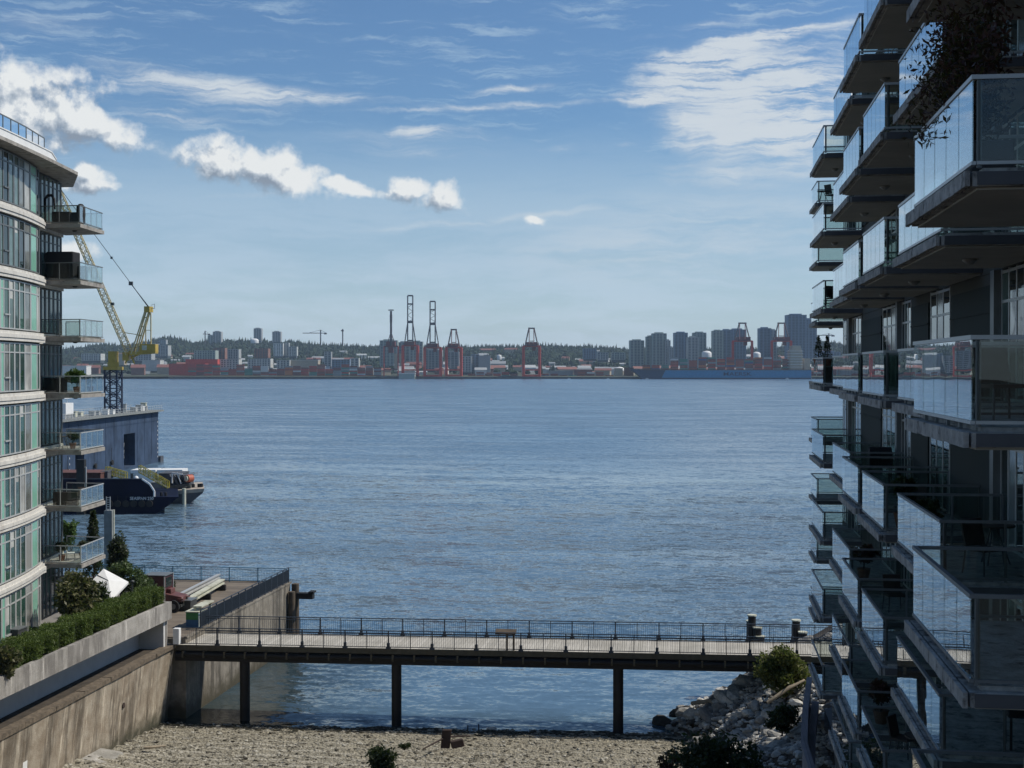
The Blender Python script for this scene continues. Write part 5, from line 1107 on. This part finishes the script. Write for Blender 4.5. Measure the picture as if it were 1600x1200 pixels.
a = P(171, 797, 132); m = MB(); m.obox((a.x,a.y,a.z/2-1.5), Rt*.38, _fh*.5, (0,0,a.z/2+1.5)); m.build('shaft', M['dock_grey'], t)
m = MB(); b = P(177.6, 800, 132); m.tube([(b.x,b.y,-3),(b.x,b.y,a.z+.05)], .08, 8); m.build('edge_pipe', M['beam_pale'], t)
m = MB()
for px in (166.3, 172): q = P(px, 797, 131.6); m.bar(q-Vector((0,0,.1)), q+Vector((0,0,1.3)), .07)
for i in range(6): q = P(166.3, 797, 131.6)+Vector((0,0,.1+i*.22)); w_ = P(172, 797, 131.6)+Vector((0,0,.1+i*.22)); m.bar(q, w_, .06)
m.build('ladder', M['metal_light'], t)
# ---------------------------------------------------------------- far shore
FD = 2470.0
def Z(y, d): return EYE+(573-y)*d/F
ridge = [(-6000,556),(-3000,552),(-1200,550),(0,552),(100,551),(160,544),(200,546),(240,537),(265,531),(300,542),(340,537),(400,538),(460,540),(500,544),(560,547),(640,547),(720,548),(800,547),(850,546),(920,547),(980,551),(1060,551),(1200,550),(1280,539),(1330,545),(1600,550),(2400,552),(7000,556)]
rpx = np.array([a for a, b in ridge]); ry = np.array([b for a, b in ridge])
prof_d = np.array([2468,2480,2600,2800,3100,3500,3900,4400,4900,5600,7500,12000.]); prof_f = np.array([.01,.03,.04,.07,.16,.38,.66,1,.9,.6,.3,.0])
def hill(pxs, ds):
    zr = EYE+(573-np.interp(pxs, rpx, ry))*4400/F; f = np.interp(ds, prof_d, prof_f)
    w = np.sin(pxs*.021+ds*.004)*.05+np.sin(pxs*.057-ds*.0023+1)*.03
    return 2.6+zr*f*(1+w*(1-np.abs(f-.5)*2))
pxs = np.concatenate([np.linspace(-6000,-300,20), np.linspace(-250,1850,150), np.linspace(1900,7000,20)]); ds = np.concatenate([[2472.], np.linspace(2490, 5000, 44), [5600, 6500, 8000, 11000]])
PX_, DS_ = np.meshgrid(pxs, ds); ZZ = hill(PX_, DS_); fw, rt = np.array([_fh.x,_fh.y]), np.array([_r.x,_r.y])
lat = (PX_-800)/F*DS_; XX = fw[0]*DS_+rt[0]*lat; YY = fw[1]*DS_+rt[1]*lat
v = np.stack([XX.ravel(), YY.ravel(), ZZ.ravel()], 1); ny, nx = XX.shape; i = np.arange(nx*ny).reshape(ny, nx); f = np.stack([i[:-1,:-1].ravel(), i[:-1,1:].ravel(), i[1:,1:].ravel(), i[1:,:-1].ravel()], 1)
plain('hill_ground', (.045,.055,.03), 1, var=.4, scale=.01, world=True)
me = bpy.data.meshes.new('hills'); me.from_pydata(v.tolist(), [], f.tolist()); me.materials.append(M['hill_ground']); me.polygons.foreach_set('use_smooth', [True]*len(f)); o = bpy.data.objects.new('hills', me); COL.objects.link(o); tag(o, kind='structure')
def far_xy(px, d): l = (px-800)/F*d; return fw[0]*d+rt[0]*l, fw[1]*d+rt[1]*l
# woods: one mass of conifers and broadleaf crowns
def forest_mat():
    m_, g = new('forest'); geo = g.n('ShaderNodeNewGeometry'); n = g.noise(geo.outputs['Position'], .02, 4, .6)
    c = g.mix(geo.outputs['Random Per Island'], (.014,.028,.018), (.038,.055,.030)); c = g.mix(g.smooth(n, .4, .65), c, (.028,.045,.024))
    b = g.n('ShaderNodeBsdfPrincipled'); g.set(b.inputs['Base Color'], c); b.inputs['Roughness'].default_value = 1; b.inputs['Specular IOR Level'].default_value = .1; g.n('ShaderNodeOutputMaterial', i0=b)
forest_mat()
n = 17000; fp = rng.uniform(-400, 2000, n); fdist = 2700+rng.uniform(0, 1, n)**.62*2000; keep = (np.sin(fp*.045+fdist*.011)+np.sin(fp*.017-fdist*.007) > -1.1) | (fdist > 3700); fp, fdist = fp[keep], fdist[keep]
x, y = far_xy(fp, fdist); z = hill(fp, fdist); con = (rng.uniform(size=len(fp)) < .32+.25*(fdist > 4100))
CONE = (np.array([[math.cos(a*1.0472)*.9, math.sin(a*1.0472)*.9, 0] for a in range(6)]+[[math.cos(a*1.0472+.5)*.55, math.sin(a*1.0472+.5)*.55, .45] for a in range(6)]+[[0,0,1.0]]), np.array([(i,(i+1)%6,i+6) for i in range(6)]+[((i+1)%6,(i+1)%6+6,i+6) for i in range(6)]+[(i+6,(i+1)%6+6,12) for i in range(6)]))
k = con; sc = rng.uniform(.7, 1.25, k.sum()); tag(scatter_mesh('far_conifers', *CONE, np.stack([x[k],y[k],z[k]-1],1), np.stack([4.2*sc,4.2*sc,19*sc],1), M['forest'], .12, rot=False), 'conifer wood covering the hills beyond the port', 'wood', kind='stuff')
k = ~con; sc = rng.uniform(.6, 1.35, k.sum()); tag(scatter_mesh('far_woodland', *ico(1), np.stack([x[k],y[k],z[k]+4*sc],1), np.stack([8*sc,8*sc,6.5*sc],1), M['forest'], .22), 'rounded broadleaf woodland on the far shore slopes', 'wood', kind='stuff')
# quay
quay = MB()
def qbox(mb, px0, px1, z0, z1, d0, d1): 
    a, b = far_xy(px0, d0), far_xy(px1, d0); c_ = ((a[0]+b[0])/2, (a[1]+b[1])/2); w_ = math.hypot(b[0]-a[0], b[1]-a[1])/2
    mb.obox(Vector((*c_, (z0+z1)/2))+_fh*(d1-d0)/2, Rt*w_, _fh*(d1-d0)/2, (0,0,(z1-z0)/2)); return mb
qbox(quay, 262, 1420, -3, 3.6, FD-8, FD+230); plain('quay', (.07,.07,.065), .9, var=.3, scale=.05); plain('quay_top', (.28,.27,.25), .9, var=.2, scale=.05)
tag(quay.build('quay', M['quay']), kind='structure'); q2 = qbox(MB(), 262, 1420, 3.604, 3.75, FD-7, FD+229); tag(q2.build('quay_top', M['quay_top']), kind='structure')
def paint(nm, c): return plain(nm, c, .7, var=.10, scale=.3)
for nm, c in dict(c_rust=(.36,.09,.055), c_red=(.48,.07,.05), c_brown=(.22,.09,.07), c_blue=(.05,.10,.24), c_teal=(.08,.24,.19), c_white=(.62,.62,.60), c_grey=(.27,.29,.30), c_orange=(.52,.17,.05), g_red=(.55,.065,.04), g_dark=(.16,.05,.045), g_boom=(.09,.075,.08), hull=(.035,.22,.40), hull_dark=(.02,.05,.10), cream=(.42,.36,.27), tw_grey=(.36,.38,.38), tw_blue=(.17,.23,.31), tw_green=(.32,.37,.34), tw_pale=(.48,.49,.47), tw_brick=(.24,.12,.09), tw_white=(.66,.66,.64)).items(): paint(nm, c)
CN = {'c_rust': 'rust red', 'c_red': 'bright red', 'c_brown': 'brown', 'c_blue': 'dark blue', 'c_teal': 'green', 'c_white': 'white', 'c_grey': 'grey', 'c_orange': 'orange'}
cproto = {}
def container(px, z, d, col, where, L=13.6, h=2.75):
    if (col, h) not in cproto:
        m = MB(); m.box(-L/2, L/2, 0, 2.6, .05, h); 
        for i in range(12): x_ = -L/2+L*(i+.5)/12; m.box(x_-.18, x_+.18, -.06, -.001, .25, h-.25)
        for i in (-1, 1):
            for j in (-.10, 2.5): m.box(i*L/2-.14, i*L/2+.14, j, j+.2, 0, h+.03)
        o = m.build('shipping_container', M[col]); cproto[(col, h)] = o.data; bpy.data.objects.remove(o)
    o = bpy.data.objects.new('shipping_container', cproto[(col, h)]); COL.objects.link(o); x_, y_ = far_xy(px, d); o.location = (x_, y_, z); o.rotation_euler = (0, 0, TH)
    tag(o, CN[col]+' shipping container stacked '+where, 'container', CN[col]+' containers '+where); return o
rc = random.Random(11); pal = ['c_rust']*7+['c_red']*3+['c_brown']*8+['c_blue']*1+['c_teal']*2+['c_grey']*3+['c_orange']*1+['c_white']*1; ncont = 0
for px in np.arange(1010, 1262, 14.6):
    t_ = (px-1010)/250; hh = int(round(5.5+rc.uniform(-1.6, 1.8)+2*math.sin(t_*math.pi))); hh = 3 if px < 1040 else hh
    if px > 1234: continue
    for k in range(min(8, max(3, hh))): container(px, 16.4+k*2.82, 2462-0*k, rc.choice(pal), 'on the deck of the light blue container ship'); ncont += 1
for px in np.arange(300, 592, 12.6):
    hh = rc.choice((5,6,6,7,8)); c0_ = rc.choice(pal)
    for k in range(hh):
        if ncont < 268: container(px, 3.76+k*2.82, FD+30, c0_ if rc.random() < .45 else rc.choice(pal), 'on the quay left of the tall red cranes'); ncont += 1
for px in list(np.arange(737, 812, 13.2))+list(np.arange(852, 985, 14.2)):
    for k in range(rc.choice((1,2,2,3,3))):
        if ncont < 296: container(px, 3.76+k*2.82, FD+32, rc.choice(pal), 'on the quay to the right of the tall red cranes'); ncont += 1
# ship
def farprof(name, pts, d, depth, mat, parent): return profile(name, pts, d, depth, mat, parent)
sh = thing('container_ship', (*plan(1180, 2440), 0), 'long light blue container ship with dark lettering moored at the right of the port', 'ship')
farprof('hull', [(1040,578.6),(1420,578.6),(1420,590.2),(1034,590.2)], 2432, 42, M['hull'], sh); farprof('bow', [(985,576),(1000,577.6),(1039.9,578.6),(1033.9,590.2),(1004,592.4),(998,586),(990,580)], 2433, 38, M['hull_dark'], sh)
farprof('boot_top', [(1034,590.3),(1420,590.3),(1420,592.6),(1010,592.6)], 2432.5, 41, M['hull_dark'], sh); farprof('deck_edge', [(1000,577.0),(1420,578.0),(1420,578.5),(1000,578.4)], 2431, 43, M['quay'], sh)
text('MAERSK', P(1152, 584.6, 2431.6), 6.6, 50, M['hull_dark'], sh)
farprof('superstructure', [(1235,578),(1235,548),(1238,545),(1238,540),(1251,540),(1254,552),(1254,578)], 2445, 26, M['cream'], sh)
for i in range(7): farprof('deck_level', [(1233.5,548+i*4.2),(1255,548+i*4.2),(1255,548.8+i*4.2),(1233.5,548.8+i*4.2)], 2443, 29, M['tw_white'], sh)
farprof('funnel', [(1256,560),(1266,560),(1266,578),(1256,578)], 2450, 14, M['cream'], sh)
# ship-to-shore cranes
def gantry(px, leg, yb, boom, label, dist=2485, yportal=None):
    t = thing('gantry_crane', (*plan(px, dist), 3.7), label, 'crane'); yp = yb; q = lambda a, y, o=0: P(px+a, y, dist+o)
    for s in (-1, 1):
        for off in (0, 28): m = MB(); m.bar(q(s*leg, 588.5, off), q(s*leg, yp, off), 4.6 if off == 0 else 3.2); m.build('leg', M['g_red'], t)
    m = MB()
    for off in (0, 28): m.bar(q(-leg, yp, off), q(leg, yp, off), 2.6); m.bar(q(-leg, 578, off), q(leg, 578, off), 2.4)
    for s in (-1, 1): m.bar(q(s*leg, yp, 0), q(s*leg, yp, 28), 2.4); m.bar(q(s*leg, 578, 0), q(s*leg, 578, 28), 2.2); m.bar(q(s*leg, 586, 0), q(s*leg, yp+4, 28), 1.4)
    m.obox(q(0, 587, 14), Rt*(leg*1.16+2), _fh*16, (0,0,1.6)); m.build('portal_frame', M['g_red'], t)
    m = MB(); m.obox(q(0, yp-3, 14), Rt*leg*.78, _fh*20, (0,0,3.8)); m.bar(q(0, yp-3, 10), q(leg*.3, yp+3.5, 6), 1.2); m.obox(q(leg*.3, yp+3.5, 6), Rt*3.2, _fh*3, (0,0,4)); m.build('machinery_house', M['g_dark'], t)
    m = MB()
    if boom == 'down':
        top = yp-28
        for s in (-1, 1):
            m.bar(q(s*leg*.82, yp, 0), q(s*leg*.32, top, 6), 1.7); m.bar(q(s*leg*.30, yp-6, 6), q(s*leg*.28, top, 6), 1.3)
        m.bar(q(-leg*.42, top, 6), q(leg*.42, top, 6), 2.6); m.bar(q(-leg*.3, yp-8, 6), q(leg*.3, yp-8, 6), 1.4); m.build('a_frame', M['g_boom'], t)
        m = MB()
        for s in (-1, 1): m.bar(q(s*leg*.28, yp-2, 40), q(s*leg*.28, yp-2, -46), 2.2); m.bar(q(s*leg*.3, top, 6), q(s*leg*.28, yp-3, -34), .7)
        m.build('boom', M['g_dark'], t)
    else:
        yt, w_ = boom; s0 = yp-36
        for s in (-1, 1): m.bar(q(s*leg*.80, yp, 0), q(s*w_, s0, 4), 1.6); m.bar(q(s*w_*1.0, yp, 4), q(s*w_, s0, 4), 1.6)
        m.build('a_frame', M['g_boom'], t); m = MB()
        for s in (-1, 1): m.bar(q(s*w_, yp-4, -4), q(s*w_, yt, -4), 1.9)
        for yy in (yt, yt+13, s0-1, yp-8): m.bar(q(-w_, yy, -4), q(w_, yy, -4), 2.6 if yy != s0-1 else 4.5)
        for k in range(5): y0_ = yt+13+(s0-yt-13)*k/5; y1_ = yt+13+(s0-yt-13)*(k+1)/5; m.bar(q((-1)**k*w_, y0_, -4), q(-(-1)**k*w_, y1_, -4), .7)
        m.build('raised_boom', M['g_boom'], t)
    return t
gantry(641, 11.5, 540, (462, 4.0), 'tallest red gantry crane with its ladder-like boom raised, second from the left'); gantry(676, 12.5, 543, (471, 4.0), 'red gantry crane with raised boom, third from the left', 2480)
gantry(709, 11.5, 543, 'down', 'low-boomed red gantry crane right beside the two with raised booms'); gantry(830.5, 12.5, 541, 'down', 'lone bright red gantry crane in the middle of the port', 2478)
gantry(1160, 15, 533, 'down', 'left of the two red gantry cranes over the container ship', 2500); gantry(1221, 15, 533, 'down', 'right of the two red gantry cranes over the container ship', 2500)
t = thing('gantry_crane', (*plan(611, 2495), 3.7), 'leftmost red gantry crane whose pale single mast ends in a flat head', 'crane'); q = lambda a, y, o=0: P(611+a, y, 2495+o)
for s in (-1, 1):
    for off in (0, 24): m = MB(); m.bar(q(s*11, 588, off), q(s*11, 541, off), 1.9); m.build('leg', M['g_red'], t)
m = MB(); m.bar(q(-11,541), q(11,541), 2.4); m.bar(q(-11,577), q(11,577), 2.2); m.obox(q(0,538,12), Rt*8, _fh*12, (0,0,5)); m.bar(q(0,538,6), q(0,547,3), 1.4); m.obox(q(0,547,3), Rt*4.5, _fh*5, (0,0,5)); m.build('machinery_house', M['g_dark'], t)
m = MB(); m.bar(q(-5.5,537), q(-1.2,522), 1.2); m.bar(q(5.5,537), q(1.2,522), 1.2); m.build('a_frame', M['g_dark'], t)
m = MB(); m.bar(q(0,540), q(0,486), 3.4); m.bar(q(0,492), q(0,503), 3.9); m.build('mast', M['g_boom'], t); m = MB(); m.bar(q(-4.2,484.5), q(4.2,484.5), 2.0); m.build('mast_head', M['g_boom'], t)
# buildings across the water
def block(px0, px1, yt, yb, d, mat, label, kind='tower', name='tower_block', depth=None, cap=True, win=3.2):
    zb = max(2.7, Z(yb, d)); zt = Z(yt, d); w_ = (px1-px0)/F*d; cxp = (px0+px1)/2; X0 = Vector((*far_xy(cxp, d), 0)); dp = depth or min(w_, 30); t = thing(name, (X0.x, X0.y, zb), label, 'building'); U = Vector((0,0,1))
    ht = zt-zb-(3.0 if cap and kind == 'tower' else 0)
    def lb_(mb, u0, u1, z0, z1, f0, f1): mb.obox(X0+Rt*(u0+u1)/2+_fh*(f0+f1)/2+U*(z0+z1)/2, Rt*(u1-u0)/2, _fh*(f1-f0)/2, (0,0,(z1-z0)/2))
    m = MB(); lb_(m, -w_/2, w_/2, zb-6, zb+ht, 0, dp); m.build('body', M['window_port'] if kind != 'shed' else M[mat], t)
    m = MB(); n = max(1, int(ht/win))
    if kind != 'shed':
        for i in range(n+1): zz = zb+ht*i/n; lb_(m, -w_/2-.25, w_/2+.25, zz-.75, zz+.55, -.35, dp+.3)
        m.build('floor_slabs', M[mat], t); m = MB(); nc = max(2, int(w_/(6.5 if kind == 'tower' else 5)))
        for i in range(nc+1): u = -w_/2+w_*i/nc; ww = 1.5 if i % 2 else .9; lb_(m, u-ww, u+ww, zb, zb+ht+.6, -.65, dp+.5)
        m.build('piers', M[mat], t)
    else: lb_(m, -w_/2-.5, w_/2+.5, zb+ht, zb+ht+.9, -.5, dp+.5); m.build('roof', M['tw_white'] if 'white roof' in label else M[mat], t)
    if cap and kind == 'tower': m = MB(); lb_(m, -w_*.32, w_*.30, zb+ht+.6, zt, dp*.2, dp*.8); m.build('penthouse', M[mat], t)
    return t
block(397,408,512,532,4300,'tw_grey','slim tower on the hilltop ridge, tallest on the left','tower'); block(333,345,517,536,4300,'tw_grey','tower on the ridge to the left of the slim hilltop one'); block(426,438,517,534,4300,'tw_grey','tower on the ridge to the right of the slim hilltop one')
for (cc_, yy, lbl) in ((402.5, 508, 'flared crown'),):
    m = MB(); 
block(325,333,523,536,4300,'tw_green','low stepped block attached to the left ridge tower')
block(985,1006,530,574,2900,'tw_green','leftmost and lowest of the grey-green residential towers near the ship'); block(1010,1022,524,574,2880,'tw_green','left wing of the broad stepped tower near the ship'); block(1020,1041,519,574,2860,'tw_green','broad stepped tower behind the ship bow'); block(1040,1047,530,574,2850,'tw_grey','lower right shoulder of the broad stepped tower'); block(1046,1052,541,574,2840,'tw_grey','lowest shoulder step of the broad stepped tower')
block(1054.5,1074,518,574,2950,'tw_blue','dark rounded tower right of the broad stepped tower'); block(1075,1091,525,574,2820,'tw_grey','lighter grey tower with flat dark top between two taller ones'); block(1084,1103,518,574,3000,'tw_green','green-grey tower behind the lighter flat-topped one')
block(1114,1129,515,574,2900,'tw_green','pale edged tower left of the left ship crane'); block(1128,1142,514,574,2950,'tw_blue','blue tower just left of the left ship crane'); block(1141,1165,513,574,3050,'tw_blue','tower directly behind the left ship crane'); block(1187,1204,511,574,2900,'tw_blue','tall blue tower between the two ship cranes'); block(1203,1213,514,574,2950,'tw_grey','narrow tower stuck to the right of the tall blue one')
block(1231,1259,490,574,2800,'tw_blue','tallest dark blue tower at the edge of the right building'); block(1258,1275,497,574,2830,'tw_blue','right shoulder of the tallest dark blue tower'); block(1277,1312,548,574,2850,'tw_blue','low blue slab seen through the corner balcony')
block(594,620,530,572,3000,'tw_green','grey block behind the leftmost gantry crane'); block(622,640,533,572,3050,'tw_grey','block between the two leftmost gantry cranes'); block(641,660,532,572,3000,'tw_green','block behind the tallest gantry crane'); block(616,622,553,577,2700,'cream','slim cream silo behind the leftmost gantry crane','shed'); block(624,629,553,577,2700,'cream','second slim cream silo beside the leftmost gantry crane','shed'); block(664,690,545,577,2750,'c_grey','dim grey hall behind the third gantry crane'); block(698,716,548,575,2760,'c_grey','grey hall behind the low-boomed gantry crane')
block(428,442,537,556,3300,'tw_white','left half of the white and grey hillside block','slab'); block(443,451,536,555,3310,'tw_grey','grey middle of the white and grey hillside block','slab'); block(452,463,542,556,3290,'tw_pale','right half of the white and grey hillside block','slab')
block(722,736,557,581,2640,'tw_pale','pale building right of the low-boomed gantry crane','slab'); block(737,748,554,580,2660,'tw_blue','dark slab next to the pale building by the cranes','slab'); block(748,766,556,577,2640,'tw_grey','plain grey warehouse wall with dark roof behind the containers','shed'); block(912,931,545,560,3150,'tw_blue','blue-grey slab on the slope left of the towers','slab'); block(934,950,551,562,3100,'tw_grey','lower grey slab right of the blue-grey one on the slope','slab'); block(956,976,551,562,3100,'tw_green','low green-grey slab left of the towers','slab')
block(340,372,562,577,2600,'tw_pale','pale two-storey office building behind the left containers','slab'); block(388,422,561,575,2600,'tw_pale','middle pale two-storey office building behind the left containers','slab'); block(433,452,563,575,2600,'tw_pale','low pale annex behind the containers','slab'); block(452,497,563,575,2610,'cream','long cream shed with white roof behind the containers','shed'); block(507,517,550,572,2700,'tw_grey','small grey block right of the cream shed','slab'); block(519,546,562,577,2620,'tw_blue','dark low building right of the cream shed','slab'); block(548,560,560,573,2640,'tw_pale','small white building left of the gantry cranes','slab')
block(264,320,569,590,2520,'g_red','dark red port shed at the left end of the quay','shed'); block(290,340,562,572,2580,'g_red','long red roofed warehouse behind the dark red shed','shed'); block(304,336,548,562,2800,'tw_green','grey industrial block with tall piers behind the red warehouse','slab'); block(334,351,544,561,2850,'tw_brick','brick block next to the grey industrial one','slab'); block(352,372,546,560,2900,'tw_grey','grey block right of the brick one','slab'); block(398,418,545,559,2950,'tw_brick','brown block in the trees below the ridge towers','slab')
block(128,157,553,563,3000,'tw_pale','pale four-storey block low on the left hillside','slab'); block(178,194,553,566,2900,'cream','cream gabled building just left of the yellow crane','shed'); block(222,250,563,575,2650,'tw_pale','white open shed right of the yellow crane','shed'); block(212,236,549,563,2900,'tw_grey','grey block right of the yellow crane base','slab'); block(240,262,540,556,3200,'tw_grey','grey cliffside tower row on the left headland','slab'); block(250,259,531,545,3900,'tw_grey','twin grey towers on the left headland','slab'); block(60,135,572,585,2620,'tw_white','long white roofed shed at the far left shore','shed')
block(961,973,576,588,2520,'cream','small cream hut on the quay left of the ship bow','shed'); block(976,990,575,588,2530,'rust_box','brown shed on the quay beside the ship bow','shed'); block(898,925,578,588,2540,'c_brown','long brown shed on the middle quay','shed'); block(858,895,580,588,2560,'c_grey','low grey shed right of the lone red crane','shed')
t = block(623,648,584,591.5,2450,'tw_green','green floating shed with white roof below the cranes','shed'); 
for px, r_, lbl in ((969,9,'left of the two round storage domes by the ship bow'),(985,8,'right of the two round storage domes by the ship bow')):
    X0 = Vector((*far_xy(px-1, 2600), 3.7)); t = thing('storage_dome', X0, lbl, 'dome'); k = r_*1.15; m = MB(); m.lathe(X0, [(k,0),(k,k*1.0)], 18); m.build('wall', M['cream'], t); m = MB(); m.lathe(X0, [(k*1.04,k*1.0)]+[(k*1.04*math.cos(a*.157), k*1.0+k*.75*math.sin(a*.157)) for a in range(1, 10)]+[(.01,k*1.75)], 18); m.build('roof', M['tw_white'], t)
for px, y_, k, d, lbl in ((398,532,12,4100,'white domed roof on the ridge below the slim tower'),(1104,552,10,2780,'bright white dome between the towers near the ship'),(1182,553,8,2700,'bright white roof between the two ship cranes'),(1052,563,6,2700,'small white roof behind the ship containers'),(780,556,5,2900,'white tent roof on the slope in the middle')):
    X0 = Vector((*far_xy(px, d), Z(y_, d))); m = MB(); m.lathe(X0, [(k,-8),(k,0),(k*.9,k*.22),(k*.6,k*.42),(.01,k*.5)], 16); one(m, 'white_dome', M['white_paint'], lbl, 'roof dome')
def house_proto(mat, roof):
    m = MB(); m.box(-7,7,0,9,0,7); m.box(-5.4,-3.2,-.08,-.001,3.5,5.2); t = m.build('house', M[mat]); r_ = MB(); r_.add([(-7.6,-.6,7),(7.6,-.6,7),(7.6,9.6,7),(-7.6,9.6,7),(-7.6,4.5,10),(7.6,4.5,10)], [(0,1,5,4),(1,2,5),(2,3,4,5),(3,0,4),(0,3,2,1)]); r2 = r_.build('roof', M[roof], t); return t
hp = [('pale', house_proto('tw_pale','tw_grey')), ('cream', house_proto('cream','c_brown')), ('white', house_proto('tw_white','tw_grey')), ('brick red', house_proto('tw_brick','c_brown')), ('grey', house_proto('tw_grey','c_grey'))]
rh = random.Random(21); used_ = set()
for i in range(210):
    px = rh.uniform(95, 1300); d = rh.choice((rh.uniform(2560,2900), rh.uniform(2700,3600), rh.uniform(2900,4100))); nm, pr_ = rh.choice(hp)
    o = pr_ if nm not in used_ else copy_tree(pr_); used_.add(nm); x_, y_ = far_xy(px, d); o.location = (x_, y_, float(hill(np.array(px), np.array(d)))+(2 if d > 2900 else 0)); s = rh.uniform(.8, 1.7); o.scale = (s*rh.uniform(.9,1.8), s, s*rh.uniform(.8,1.3)); o.rotation_euler = (0,0,TH+rh.uniform(-.5,.5))
    tag(o, nm+' house among the trees on the far shore slope', 'house', nm+' houses on the far slope')
def tcrane(px, yt, yb, jl, jr, yj, d, label):
    t = thing('tower_crane', (*plan(px, d), Z(yb, d)), label, 'crane'); m = MB(); m.bar(P(px,yb,d), P(px,yt,d), 2.6); m.build('mast', M['g_boom'], t); m = MB(); m.bar(P(jl,yj,d), P(jr,yj,d), 1.8); m.bar(P(px,yt,d), P(jl+(px-jl)*.3,yj,d), .7); m.bar(P(px,yt,d), P(jr,yj,d), .7); m.obox(P(jr-1.5,yj+.8,d), Rt*3.5, _fh*2, (0,0,1.8)); m.build('jib', M['g_boom'], t)
tcrane(501,515.5,540,473,510,520.5,3600,'distant tower crane with long jib over the trees left of the gantry cranes'); tcrane(320.5,517,537,317,328,522,4200,'small distant tower crane beside the left ridge tower'); tcrane(1295,521,560,1275,1303,524,3400,'distant tower crane seen beneath the corner balcony'); tcrane(535.5,514,540,534.6,536.5,516,3600,'thin distant mast over the trees')
# little white boats at the far quay
for px in (889, 950, 1011, 1230):
    X0 = Vector((*far_xy(px, 2420), 0)); m = MB(); m.obox(X0+Vector((0,0,.5)), Rt*3, _fh*1, (0,0,.5)); m.obox(X0+Vector((0,0,1.5)), Rt*1.2, _fh*.8, (0,0,.5)); one(m, 'small_boat', M['white_paint'], {889:'tiny white boat on the water right of the lone red crane',950:'tiny white boat left of the ship bow',1011:'tiny white boat just below the ship bow',1230:'tiny white boat below the ship stern'}[px], 'boat')
# ---------------------------------------------------------------- air
hz = MB(); hz.box(-5200, 5200, -60, 7600, -5.2, 190)
hm = bpy.data.materials.new('haze'); hm.use_nodes = True; g = NT(hm.node_tree)
pv = g.n('ShaderNodeVolumePrincipled'); pv.inputs['Color'].default_value = (.62,.80,1,1); pv.inputs['Density'].default_value = HAZE; pv.inputs['Anisotropy'].default_value = 0.0
ou = g.n('ShaderNodeOutputMaterial'); hm.node_tree.links.new(pv.outputs[0], ou.inputs['Volume'])
if HAZE > 0: tag(hz.build('haze', hm), 'thin pale sea haze in the air over the whole inlet', 'haze', kind='stuff')
S.cycles.volume_bounces = 0; S.cycles.max_bounces = 8; S.cycles.transparent_max_bounces = 32
